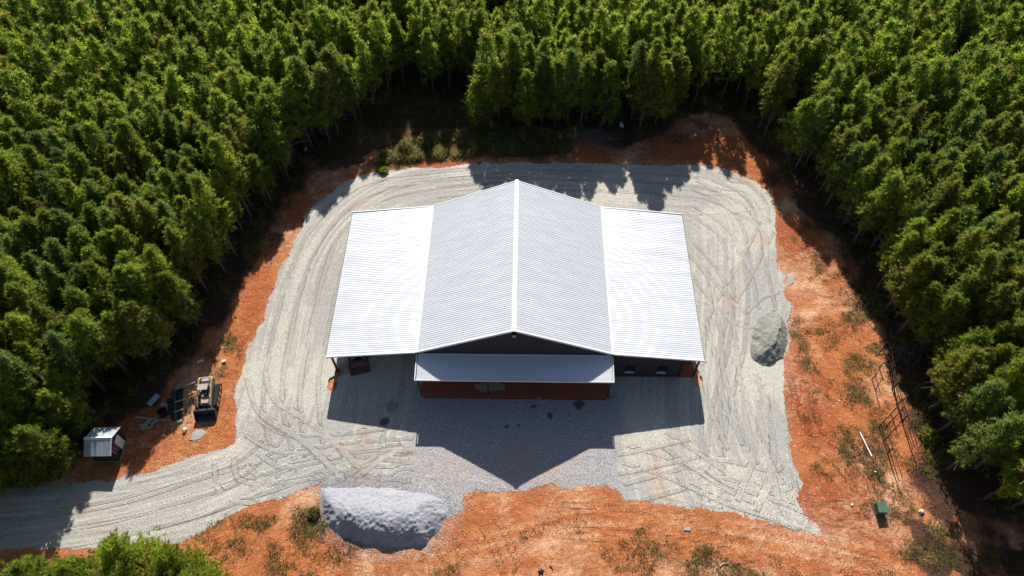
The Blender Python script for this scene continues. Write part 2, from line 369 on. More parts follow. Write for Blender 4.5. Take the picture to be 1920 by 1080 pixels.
CL_A, CL_B, CL_C = (.60, .215, .078), (.82, .48, .28), (.22, .058, .026)
def yard_mat():
    m, t = nt('crushed_gravel'); g = G(t); p = g.pos()
    e = g.attr('edge'); tone = g.attr('tone'); st = g.attr('stone'); tr = g.attr('trk'); ph = g.attr('ph')
    n1 = g.noise(p, 2.2, 5, .65); n2 = g.noise(p, 9, 3, .7); n3 = g.noise(p, 22, 2, .6)
    dust = g.mix(g.ramp(g.math('ADD', tone, g.math('MULTIPLY', g.math('SUBTRACT', n1, .5), .9)), .30, .72), (.43, .41, .375), (.56, .525, .45))
    stone = g.mix(g.ramp(n2, .35, .65), (.315, .300, .302), (.475, .450, .440))
    c = g.mix(st, dust, stone)
    sp = g.ramp(n3, .38, .62, .58, 1.32)
    c = g.mul(c, sp)
    c = g.mul(c, g.ramp(n2, .32, .68, .78, 1.18))
    w = g.math('ABSOLUTE', g.math('SINE', g.math('MULTIPLY', ph, 2*PI/.38)))
    wm = g.math('MULTIPLY', tr, g.ramp(w, .25, .6))
    c = g.mul(c, g.math('ADD', 1.0, g.math('MULTIPLY', g.math('SUBTRACT', wm, g.math('MULTIPLY', tr, .6)), .24)))
    c = g.mix(g.math('MULTIPLY', g.attr('line'), .38), c, (.60, .565, .48))
    c = g.mix(g.math('MULTIPLY', g.attr('orange'), g.ramp(n1, .3, .6)), c, (.52, .27, .16))
    c = g.mix(g.math('MULTIPLY', g.attr('stain'), .85), c, (.06, .05, .045))
    h = g.math('ADD', g.math('MULTIPLY', wm, 1.2), g.math('ADD', g.math('MULTIPLY', n3, .5), g.math('MULTIPLY', n2, .8)))
    nb = g.bump(h, 1, .06)
    pr, o = g.out(c, .95, nb, 0, .15)
    # ragged edge: gravel thins out over the clay
    ee = g.math('ADD', e, g.math('MULTIPLY', g.math('SUBTRACT', g.noise(p, 5, 5, .75), .5), .9))
    a = g.math('GREATER_THAN', ee, 0)
    tp = g.n('ShaderNodeBsdfTransparent'); mx = g.n('ShaderNodeMixShader', ins={0: a, 1: tp.outputs[0], 2: pr.outputs[0]})
    t.links.new(mx.outputs[0], o.inputs[0]); return m
tag(link('gravel_yard', me, yard_mat()), kind='structure')

# ------------------------------------------------------------------ the ground: one sheet to the horizon
st = .2
fx = np.arange(-58, 58+.01, st); fy = np.arange(-24, 50+.01, st)
ext = [60, 63, 68, 76, 90, 110, 150, 250, 500, 1200, 3000]
xs = np.concatenate([[-e for e in ext[::-1]], fx, ext]); ys = np.concatenate([[-e for e in [3000, 1200, 500, 250, 150, 90, 60, 45, 36, 30, 27, 25]], fy, [52, 55, 60, 68, 80, 100, 150, 250, 500, 1200, 3000]])
X, Y = np.meshgrid(xs, ys); nx, ny = len(xs), len(ys)
S = sd(X, Y, YARD); CLs = sd(X, Y, CLEAR)
Z = ground_h(X, Y, S)
CLAYTR = [[(870, 1075), (840, 1020), (860, 960), (900, 935)], [(560, 960), (590, 1020), (660, 1060), (760, 1070), (860, 1040), (900, 980)], [(580, 940), (600, 1010), (660, 1045), (760, 1055)],
 [(900, 960), (930, 1000), (960, 1070)], [(1500, 530), (1560, 540), (1600, 500), (1590, 440)], [(1490, 610), (1550, 605), (1590, 560)], [(1470, 480), (1530, 470), (1560, 430)],
 [(1000, 960), (1200, 975), (1400, 1010), (1650, 1070)], [(1000, 980), (1200, 1000), (1400, 1035), (1600, 1080)], [(1490, 690), (1510, 760), (1540, 830), (1600, 900)], [(1510, 820), (1580, 860), (1620, 930), (1560, 960)],
 [(405, 660), (430, 690), (440, 640), (470, 600)], [(330, 860), (400, 800), (430, 740), (420, 700)], [(1520, 960), (1600, 970), (1680, 1010)]]
cm, cph, cdep, _ = tracks(X, Y, CLAYTR, 1.6, .5, 90)
Z = Z+np.where(S < 0, cdep*1.3, 0)
clod = (fbm(X, Y, 2.2, 95, 3)-.5)*.10*sstep(0, .6, -S)*sstep(-1, 1, CLs); Z = Z+clod
def blob(pts, soft=1.2, amp=1, seed=0, thr=.45, sc=.6, src=None):
    s = sd(X, Y, px(pts)); n = fbm(X, Y, sc, seed, 5)
    return .8*amp*sstep(-soft, soft*1.6, s+(n-.5)*7)*sstep(thr-.16, thr+.20, n)
grass = np.zeros(X.shape)
GR = [([(690, 300), (740, 270), (800, 255), (890, 240), (1000, 250), (1060, 270), (1060, 292), (900, 300), (800, 305), (700, 312)], .28),
      ([(1560, 480), (1600, 500), (1640, 620), (1650, 700), (1690, 900), (1690, 960), (1640, 960), (1625, 860), (1590, 640)], .49),
      ([(400, 960), (480, 955), (600, 955), (600, 1000), (560, 1010), (450, 1010), (380, 990)], .45),
      ([(330, 1010), (470, 1020), (560, 1060), (560, 1100), (300, 1110), (300, 1040)], .46),
      ([(1220, 1020), (1300, 1030), (1480, 1060), (1600, 1100), (1250, 1110)], .44),
      ([(1490, 600), (1590, 600), (1640, 860), (1560, 880), (1510, 780)], .60),
      ([(470, 300), (600, 285), (660, 285), (560, 350), (500, 400)], .50),
      ([(1500, 420), (1560, 430), (1600, 560), (1560, 540)], .5),
      ([(400, 620), (450, 600), (440, 680), (400, 700)], .45),
      ([(1700, 980), (1760, 985), (1920, 1050), (1950, 1120), (1750, 1120), (1690, 1030)], .45)]
for i, (pp, th) in enumerate(GR): grass = np.maximum(grass, blob(pp, 1.2, 1, 100+i*7, th, .55))
grass = np.maximum(grass, .5*sstep(.56, .7, fbm(X, Y, .35, 140, 4))*sstep(2, 5, -S)*(CLs > 0))
litter = 1-sstep(-1.5, 3.2, CLs+(fbm(X, Y, .3, 150, 4)-.5)*6)
litter = np.maximum(litter, blob([(600, 320), (700, 290), (890, 232), (890, 180), (700, 180), (580, 250)], 1.5, 1.2, 151, .3, .5))
pale = fbm(X*1.0, Y*1.0, .22, 160, 4)
pale = np.clip((pale-.5)*2.2+.5, 0, 1)
dirx = smooth_line(px([(700, 1060), (900, 1040), (1100, 985), (1300, 1000), (1500, 1030), (1700, 1075)]), 5)
_, ds, do = segdist(X, Y, dirx); road = np.exp(-(do/3.2)**2)*(ds > .1)
stk = fbm(ds*.10, do*2.2, 1, 170, 4)
pale = np.clip(pale*(1-road*.6)+road*(stk-.15), 0, 1)
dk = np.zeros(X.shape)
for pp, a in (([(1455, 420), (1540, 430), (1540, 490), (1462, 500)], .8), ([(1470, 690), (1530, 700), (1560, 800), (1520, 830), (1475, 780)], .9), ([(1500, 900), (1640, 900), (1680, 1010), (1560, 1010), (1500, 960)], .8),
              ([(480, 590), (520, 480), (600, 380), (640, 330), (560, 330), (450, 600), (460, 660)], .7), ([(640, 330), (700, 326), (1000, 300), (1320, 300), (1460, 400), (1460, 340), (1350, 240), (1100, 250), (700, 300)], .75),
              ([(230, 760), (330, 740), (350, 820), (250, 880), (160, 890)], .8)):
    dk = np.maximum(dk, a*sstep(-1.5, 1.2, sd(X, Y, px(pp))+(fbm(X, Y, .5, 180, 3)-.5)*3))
litter = np.maximum(litter, blob([(1700, 975), (1760, 965), (1950, 1030), (2000, 1200), (1760, 1150), (1710, 1040)], 1.5, 1.1, 152, .30, .6))
F, used = grid_faces(nx, ny, np.ones(X.shape, bool))
V = np.stack([X.ravel(), Y.ravel(), Z.ravel()], 1)
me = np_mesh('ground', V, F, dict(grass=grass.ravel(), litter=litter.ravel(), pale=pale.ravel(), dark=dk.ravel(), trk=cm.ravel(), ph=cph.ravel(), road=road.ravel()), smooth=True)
GRASSMASK = (X, Y, grass)
def ground_mat():
    m, t = nt('red_clay'); g = G(t); p = g.pos()
    n0 = g.noise(p, .55, 5, .7); n1 = g.noise(p, 2.0, 6, .72, .6); n2 = g.noise(p, 7, 5, .7); n3 = g.noise(p, 20, 2, .6)
    pale = g.math('ADD', g.attr('pale'), g.math('MULTIPLY', g.math('SUBTRACT', n1, .5), 1.5))
    c = g.mix(g.ramp(pale, .36, 1.0), CL_A, CL_B)
    c = g.mix(g.math('MULTIPLY', g.ramp(n0, .62, .40), .55), c, (.40, .115, .045))
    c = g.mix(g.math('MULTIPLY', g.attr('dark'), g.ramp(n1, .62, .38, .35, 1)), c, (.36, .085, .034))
    c = g.mix(g.math('MULTIPLY', g.ramp(n2, .56, .70), .5), c, (.20, .075, .04))
    c = g.mix(g.math('MULTIPLY', g.ramp(g.noise(p, 1.1, 6, .75, 1.2), .54, .64), .55), c, (.44, .135, .055))
    c = g.mix(g.math('MULTIPLY', g.ramp(g.noise(p, 3.6, 4, .7), .56, .70), .65), c, (.82, .50, .32))
    tr = g.attr('trk'); w = g.math('ABSOLUTE', g.math('SINE', g.math('MULTIPLY', g.attr('ph'), 2*PI/.6)))
    wm = g.math('MULTIPLY', tr, g.ramp(w, .25, .6))
    c = g.mul(c, g.math('SUBTRACT', 1.0, g.math('MULTIPLY', g.math('SUBTRACT', tr, wm), .14)))
    gm = g.math('MULTIPLY', g.ramp(g.math('ADD', g.attr('grass'), g.math('MULTIPLY', g.math('SUBTRACT', g.math('MULTIPLY', g.math('ADD', n2, n1), .5), .5), 3.2)), .35, 1.0), .8)
    c = g.mix(gm, c, g.mix(g.ramp(n1, .35, .65), (.22, .12, .065), (.15, .145, .055)))
    lm = g.ramp(g.math('ADD', g.attr('litter'), g.math('MULTIPLY', g.math('SUBTRACT', n1, .5), .9)), .30, .65)
    c = g.mix(lm, c, g.mix(n1, (.055, .030, .020), (.17, .085, .055)))
    c = g.mul(c, g.ramp(n3, .3, .7, .82, 1.15))
    h = g.math('ADD', g.math('ADD', g.math('MULTIPLY', n1, 1.6), g.math('MULTIPLY', wm, .3)), g.math('ADD', n2, g.math('MULTIPLY', n3, .4)))
    g.out(c, .96, g.bump(h, 1, .13), 0, .12); return m
M['clay'] = ground_mat()
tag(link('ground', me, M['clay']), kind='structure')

# ------------------------------------------------------------------ gravel piles
def pile(name, poly, hfun, mat, label, step=.08):
    xs_ = [p[0] for p in poly]; ys_ = [p[1] for p in poly]
    X, Y, nx, ny = grid(min(xs_)-.6, max(xs_)+.6, min(ys_)-.6, max(ys_)+.6, step)
    s = sd(X, Y, smooth_line(poly+[poly[0]], 4))+(fbm(X, Y, 1.6, 200, 3)-.5)*.35
    H = hfun(X, Y, s); Z = np.maximum(H, 0)-.06+ground_h(X, Y)*.0
    base = ground_h(X, Y)
    Z = np.where(s > 0, Z, -.2)
    F, used = grid_faces(nx, ny, s > -.35)
    V = np.stack([X.ravel()[used], Y.ravel()[used], Z.ravel()[used]], 1)
    cx, cy = V[:, 0].mean(), V[:, 1].mean(); V[:, 0] -= cx; V[:, 1] -= cy
    o = link(name, np_mesh(name, V, F, smooth=True), mat); o.location = (cx, cy, 0)
    return tag(o, label, 'gravel pile')
def pile_mat(name, a, b, dust):
    m, t = nt(name); g = G(t); p = g.pos()
    n2 = g.noise(p, 6, 4, .75); n3 = g.noise(p, 17, 3, .7); n1 = g.noise(p, .9, 4, .6)
    c = g.mix(g.ramp(n3, .35, .65), a, b); c = g.mix(g.math('MULTIPLY', g.ramp(n1, .45, .7), .5), c, dust)
    g.out(c, .95, g.bump(g.math('ADD', n2, g.math('MULTIPLY', n3, .7)), 1, .09), 0, .15); return m
def h_big(X, Y, s):
    cx = np.mean([p[0] for p in PILE]); y0 = min(p[1] for p in PILE); y1 = max(p[1] for p in PILE)
    v = (Y-y0)/(y1-y0); u = X-cx
    lob = .30*np.sin(u*2.1+.6)+.10*np.sin(u*3.7+1)+.1
    near = np.maximum(s, 0)*.86+lob*sstep(.2, 2.6, s)*1.1
    far = 1.45*sstep(1.02, .38, v)-.02
    side = .22+.42*np.maximum(np.minimum(5.4-u, (u+6.3)*1.25), 0)
    q = np.minimum(far+.2*lob, side); k = 3.2; m_ = -np.log(np.exp(-k*near)+np.exp(-k*q))/k+.22*sstep(0, 1.2, s)
    return m_+(fbm(X, Y, 1.0, 210, 3)-.5)*.16*sstep(0, .7, s)+(fbm(X, Y, 5.5, 211, 2)-.5)*.20*sstep(0, .5, s)
pile('gravel_pile', PILE, h_big, pile_mat('blue_grey_stone', (.25, .255, .295), (.49, .49, .53), (.48, .475, .49)), 'large heap of loose blue-grey stone at the front edge of the yard')
def h_small(X, Y, s):
    y0 = min(p[1] for p in PILE2); y1 = max(p[1] for p in PILE2); v = (Y-y0)/(y1-y0)
    return np.minimum(np.maximum(s, 0)*.82, -.0+1.15*sstep(1.1, .42, v))+(fbm(X, Y, 1.4, 220, 4)-.5)*.28*sstep(0, .6, s)+(fbm(X, Y, 4, 221, 3)-.5)*.16*sstep(0, .4, s)
pile('gravel_pile', PILE2, h_small, pile_mat('crusher_dust', (.21, .21, .185), (.33, .325, .28), (.40, .39, .34)), 'smaller olive-grey mound of crusher dust beside the right lean-to, dark on its near face')

def stones(name, poly, n, r0, r1, mat, label, seed, lo=-.9, hi=.25):
    rng = np.random.default_rng(seed); xs_ = [p[0] for p in poly]; ys_ = [p[1] for p in poly]
    x = rng.uniform(min(xs_)-1, max(xs_)+1, n*14); y = rng.uniform(min(ys_)-1, max(ys_)+1, n*14); s = sd(x, y, poly)
    k = (s > lo) & (s < hi) & (rng.random(len(s)) < np.where(s < 0, np.exp(s*2.2/abs(lo)), 1)); x = x[k][:n]; y = y[k][:n]
    z = np.where(sd(x, y, YARD) > 0, .03, ground_h(x, y)+.01); o8 = np.array([(1, 0, 0), (0, 1, 0), (-1, 0, 0), (0, -1, 0), (0, 0, .8), (0, 0, -.6)])
    f8 = np.array([(0, 1, 4), (1, 2, 4), (2, 3, 4), (3, 0, 4), (1, 0, 5), (2, 1, 5), (3, 2, 5), (0, 3, 5)])
    r = rng.uniform(r0, r1, (len(x), 1, 1))*rng.uniform(.6, 1.3, (len(x), 6, 3)); V = o8[None]*r; a = rng.uniform(0, 6.28, len(x)); c, s_ = np.cos(a)[:, None], np.sin(a)[:, None]
    V = np.stack([V[..., 0]*c-V[..., 1]*s_+x[:, None], V[..., 0]*s_+V[..., 1]*c+y[:, None], V[..., 2]+z[:, None]], -1).reshape(-1, 3)
    F = (f8[None]+6*np.arange(len(x))[:, None, None]).reshape(-1, 3)
    return tag(link(name, np_mesh(name, V, F), mat), label, 'stones', None, 'stuff')
SM = simple('loose_stone', (.50, .50, .53), .9, 0, .2, .3, 9)
stones('loose_stones', PILE, 4200, .02, .06, SM, 'loose blue-grey stones scattered round the foot of the large heap', 1, -1.6, .5)
stones('loose_stones', YARD, 5000, .02, .06, simple('loose_chip', (.46, .45, .41), .9, 0, .2, .3, 9), 'small gravel chips strewn over the clay along the yard edge', 2, -1.0, .1)
def patch(name, pts, mat, z, label=None, jit=.045, n=4):
    P = []; pp = px(pts)
    for i in range(len(pp)):
        a = np.array(pp[i]); b = np.array(pp[(i+1) % len(pp)])
        for k in range(n): q = a+(b-a)*k/n; P.append((q[0]+random.uniform(-jit, jit), q[1]+random.uniform(-jit, jit)))
    cx = sum(p[0] for p in P)/len(P); cy = sum(p[1] for p in P)/len(P)
    vs = [(cx, cy, z+.05)]+[(x, y, z-.08) for x, y in P]+[((x-cx)*.86+cx, (y-cy)*.86+cy, z+.02) for x, y in P]
    k = len(P); fs = [(1+i, 1+(i+1) % k, 1+k+(i+1) % k, 1+k+i) for i in range(k)]+[(0, 1+k+i, 1+k+(i+1) % k) for i in range(k)]
    return tag(MB().add(vs, fs).build(name, mat), kind='structure')
GM = pile_mat('pale_gravel', (.33, .32, .30), (.48, .46, .42), (.5, .47, .42))
for pts in ([(355, 826), (360, 812), (370, 803), (382, 804), (388, 813), (378, 823), (364, 829)],
            [(1474, 515), (1488, 512), (1490, 530), (1480, 538)], [(1280, 990), (1296, 988), (1296, 995), (1281, 996)]):
    x_, y_ = un(*pts[0]); patch('gravel_patch', pts, GM, gz(x_, y_)+.05)

# ------------------------------------------------------------------ the metal building
L = 18.31; HE = 4.69; HR = 8.63; HL = 3.63
BLD = empty('metal_building', (0, 0, 0), 0, 'long white-roofed charcoal steel shop with a gabled middle, two lean-tos and a front porch', 'building')
RIB = .2286
def ribbed(P, u, v, nrm, lenf, width, mat, name, parent=BLD, rib=RIB, rh=.022, rw=.045, thick=.03, v0f=None):
    """sheet: profile runs along u, ribs run along v; lenf(s)->length at s"""
    P, u, v, nrm = map(lambda a: Vector(a), (P, u, v, nrm)); u.normalize(); v.normalize(); nrm.normalize()
    prof = []; n = int(round(width/rib)); r = width/n
    for i in range(n):
        s = i*r; prof += [(s, 0), (s+r*.5-rw*.9, 0), (s+r*.5-rw*.5, rh), (s+r*.5+rw*.5, rh), (s+r*.5+rw*.9, 0)]
    prof.append((width, 0))
    vs = []
    for s, h in prof:
        a = P+u*s+v*(v0f(s) if v0f else 0); b = P+u*s+v*lenf(s)
        vs += [a+nrm*h, b+nrm*h, b-nrm*thick, a-nrm*thick]
    fs = []
    for i in range(len(prof)-1):
        o = i*4; fs += [(o, o+1, o+5, o+4), (o+3, o+7, o+6, o+2), (o, o+4, o+7, o+3), (o+1, o+2, o+6, o+5)]
    fs += [(0, 3, 2, 1)]; o = (len(prof)-1)*4; fs += [(o, o+1, o+2, o+3)]
    return MB().add(vs, fs).build(name, mat, parent)
sl = math.hypot(MAINHW, HR-HE)
for sg in (-1, 1):
    v = Vector((sg*MAINHW, 0, HE-HR)); nn = Vector((sg*(HR-HE), 0, MAINHW))
    ribbed((0, 0, HR), (0, 1, 0), v, nn, lambda s: sl, L, M['roof'], 'roof_panel')
# lean-to roofs (slightly out of square, as built)
for sg, xn, xf in ((-1, -17.90, -18.12), (1, 17.82, 18.0)):
    def ln(s, xn=xn, xf=xf, sg=sg):
        w = abs(xn+(xf-xn)*s/L)-MAINHW+.02; return math.hypot(w, HE-.03-HL)
    w0 = abs(xn)-MAINHW; v = Vector((sg*w0, 0, HL-HE)); nn = Vector((sg*(HE-HL), 0, w0))
    ribbed((sg*(MAINHW-.02), 0, HE-.035), (0, 1, 0), v, nn, ln, L, M['roof'], 'lean_to_roof')
    # transition flashing between main roof and lean-to
    t = MB(); t.prism([(sg*(MAINHW-.14), HE+.085), (sg*(MAINHW+.02), HE+.035), (sg*(MAINHW+.12), HE+.012), (sg*(MAINHW+.12), HE-.03), (sg*(MAINHW-.14), HE+.03)], 1, -.05, L+.05)
    t.build('flashing', M['trim'], BLD)
    # rake trims: near and far
    for yy, d in ((0, -1), (L, 1)):
        xo = (xn if yy == 0 else xf)
        t = MB(); y0, y1 = (yy-.035, yy+.07) if d < 0 else (yy-.07, yy+.035)
        z0 = HE-.035; z1 = HL
        t.prism([(sg*(MAINHW+.125), z0+.03), (xo, z1+.035), (xo, z1-.17), (sg*(MAINHW+.125), z0-.17)], 1, y0, y1); t.build('rake_trim', M['trim'], BLD)
        t = MB(); t.prism([(0+sg*.22, HR-.05), (sg*(MAINHW-.145), HE+.105), (sg*(MAINHW-.145), HE-.14), (sg*.22, HR-.29)], 1, y0, y1); t.build('rake_trim', M['trim'], BLD)
    # eave edge, beam and posts
    t = MB(); t.add([(xn-sg*.02, .09, HL-.03), (xf-sg*.02, L-.09, HL-.03), (xf+sg*.03, L-.09, HL-.03), (xn+sg*.03, .09, HL-.03), (xn-sg*.02, .09, HL-.16), (xf-sg*.02, L-.09, HL-.16), (xf+sg*.03, L-.09, HL-.16), (xn+sg*.03, .09, HL-.16)],
              [(0, 1, 2, 3), (4, 7, 6, 5), (0, 4, 5, 1), (2, 6, 7, 3), (0, 3, 7, 4), (1, 5, 6, 2)]); t.build('eave_trim', M['darktrim'], BLD)
    bx = sg*17.55
    MB().box((bx, L/2, HL-.24), (.18, L-.5, .30)).build('eave_beam', M['bronze'], BLD)
    for yy in (.42, 4.8, 9.15, 13.5, L-.42):
        MB().box((bx, yy, (HL-.40)/2), (.17, .17, HL-.40)).build('post', M['bronze'], BLD)
    for yy in np.linspace(1.2, L-1.2, 8):   # lean-to purlin frames under the sheet
        x0 = sg*9.3; x1 = bx-sg*.12; zf = lambda x: HE-.10-(abs(x)-MAINHW)*(HE-HL)/(17.9-MAINHW)
        t = MB(); t.prism([(x0, zf(x0)), (x1, zf(x1)), (x1, zf(x1)-.14), (x0, zf(x0)-.14)], 1, yy-.04, yy+.04); t.build('purlin', M['galv'], BLD)
# ridge cap
t = MB(); t.prism([(-.23, HR-.035), (-.22, HR-.005), (-.06, HR+.075), (.06, HR+.075), (.22, HR-.005), (.23, HR-.035), (0, HR+.03)], 1, -.11, L+.11); t.build('ridge_cap', M['trim'], BLD)
# walls. gable ends
gz_top = lambda x: HR-.16-abs(x)*(HR-HE)/MAINHW
yw = .16
for yy, d in ((yw, -1), (L-yw, 1)):
    W2 = 9.05
    ribbed((-W2, yy, 0), (1, 0, 0), (0, 0, 1), (0, d, 0), lambda s: gz_top(s-W2), 2*W2, M['wall'], 'gable_wall', rib=.30, rh=.028, thick=.10)
# side walls of the main box
for sg in (-1, 1):
    ribbed((sg*9.02, yw+.12, 0), (0, 1, 0), (0, 0, 1), (sg, 0, 0), lambda s: HE-.22, L-2*yw-.24, M['wall'], 'side_wall', rib=.30, rh=.025, thick=.08)
# enclosed right lean-to
XW = 16.05; zr = lambda x: HE-.13-(x-MAINHW)*(HE-HL)/(17.82-MAINHW)
for yy, d in ((.30, -1), (L-.30, 1)):
    ribbed((9.16, yy, 0), (1, 0, 0), (0, 0, 1), (0, d, 0), lambda s: zr(9.16+s), XW-9.16, M['wall'], 'lean_to_wall', rib=.30, rh=.028, thick=.08)
ribbed((XW-.02, .42, 0), (0, 1, 0), (0, 0, 1), (1, 0, 0), lambda s: zr(XW), L-.84, M['wall'], 'lean_to_wall', rib=.30, rh=.028, thick=.08)
MB().box((XW+.02, .245, 1.75), (.12, .08, 3.45)).build('corner_trim', M['darktrim'], BLD)
MB().box(((9.16+XW)/2, .235, .05), (XW-9.16, .06, .08)).build('base_trim', M['steel_grey'], BLD)
def window(cx, y, zc, w, h, d=-1):
    f = MB(); fw = .06
    f.box((cx-w/2+fw/2, y, zc), (fw, .10, h)); f.box((cx+w/2-fw/2, y, zc), (fw, .10, h)); f.box((cx, y, zc+h/2-fw/2), (w-2*fw, .10, fw)); f.box((cx, y, zc-.02), (w-2*fw, .08, .04))
    o = f.build('window', M['black'], BLD)
    MB().box((cx, y+.02*-d, zc), (w-2*fw, .03, h-2*fw)).build('pane', M['glass'], o)
    MB().box((cx, y+.055*d, zc-h/2-.02), (w+.06, .16, .07)).build('sill', M['trim'], o)
    b = MB(); b.tube([(cx-.12, y+.06*d, zc+h/2+.12), (cx, y+.14*d, zc+h/2+.12), (cx+.12, y+.06*d, zc+h/2+.12)], .02); return o
for wx in (11.15, 14.2): window(wx, .22, 1.45, .82, .95)
# front porch
hpt, hpo, PD = 4.22, 3.79, 2.40
pv = Vector((0, -PD-.02, hpo-hpt)); pn = Vector((0, -(hpt-hpo), PD))
ribbed((-MAINHW+.12, .02, hpt), (1, 0, 0), pv, pn, lambda s: pv.length, 2*MAINHW-.2, M['roof'], 'porch_roof', rib=.30, rh=.045, rw=.04)
MB().box((0.02, .06, hpt+.05), (2*MAINHW-.3, .10, .08)).build('flashing', M['trim'], BLD)
for sg in (-1, 1):
    xx = sg*(MAINHW+.01); t = MB(); t.prism([(.05, hpt+.05), (-PD-.02, hpo+.05), (-PD-.02, hpo-.14), (.05, hpt-.14)], 0, xx-.05, xx+.05); t.build('rake_trim', M['trim'], BLD)
MB().box((0, -PD-.045, hpo-.045), (2*MAINHW+.12, .05, .17)).build('eave_trim', M['trim'], BLD)
PX = [-8.95, un(916.5, 744)[0], un(1011.5, 744)[0], 8.92]
MB().box((0, -2.2, hpo-.24), (18.0, .14, .26)).build('porch_beam', M['bronze'], BLD)
for x_ in PX:
    o = MB().box((x_, -2.2, (hpo-.37)/2+.05), (.12, .12, hpo-.37-.1)).build('porch_post', M['bronze'], BLD)
    MB().box((x_, -2.2, .05), (.26, .26, .10)).build('footing', M['concrete'], o)
for x0, x1 in ((-8.3, -3.4), (-2.0, 2.1), (3.4, 8.2)):
    t = MB()
    for k in range(6): t.box(((x0+x1)/2, .075, .34+k*.56), (x1-x0, .05, .53))
    t.build('overhead_door', M['door'], BLD)
    t = MB(); t.box((x0-.06, .06, 1.75), (.12, .10, 3.5)); t.box((x1+.06, .06, 1.75), (.12, .10, 3.5)); t.box(((x0+x1)/2, .06, 3.56), (x1-x0+.24, .10, .12)); t.build('door_frame', M['darktrim'], BLD)
# lamp under the apex
lp = MB().box((0, .02, HR-.62), (.34, .16, .20)).build('wall_lamp', M['black'], BLD)
MB().add([(-.17, -.06, HR-.73), (.17, -.06, HR-.73), (.14, -.20, HR-.80), (-.14, -.20, HR-.80), (-.17, -.06, HR-.78), (.17, -.06, HR-.78), (.14, -.20, HR-.84), (-.14, -.20, HR-.84)],
         [(0, 1, 2, 3), (4, 7, 6, 5), (0, 3, 7, 4), (1, 5, 6, 2), (3, 2, 6, 7), (0, 4, 5, 1)]).build('lamp_visor', M['white'], lp)
# floors
def soil_mat():
    m, t = nt('packed_red_soil'); g = G(t); p = g.pos(); n1 = g.noise(p, 1.2, 4, .6); n2 = g.noise(p, 8, 4, .6)
    c = g.mix(n1, (.32, .085, .04), (.42, .13, .07)); 
    s0 = g.n('ShaderNodeVectorMath', operation='SUBTRACT', ins={0: p, 1: tuple(un(918, 726))+(0,)}).outputs[0]
    s1 = g.n('ShaderNodeVectorMath', operation='MULTIPLY', ins={0: s0, 1: (.62, 1.9, 0)}).outputs[0]
    ln_ = g.n('ShaderNodeVectorMath', operation='LENGTH', ins={0: s1}).outputs['Value']
    k = g.ramp(g.math('ADD', ln_, g.math('MULTIPLY', g.math('SUBTRACT', g.noise(p, 1.6, 3, .5), .5), 1.2)), 1.0, .86)
    c = g.mix(g.math('MULTIPLY', k, .9), c, (.46, .34, .26))
    g.out(c, .95, g.bump(n2, 1, .02), 0, .1); return m
SOIL = soil_mat()
vs = []; t = MB(); t.box((0, 7.95, -.02), (18.2, 20.5, .12)); t.box((13.35, 9.2, -.025), (8.4, 18.1, .12))
f = t.build('dirt_floor', SOIL); tag(f, kind='structure')

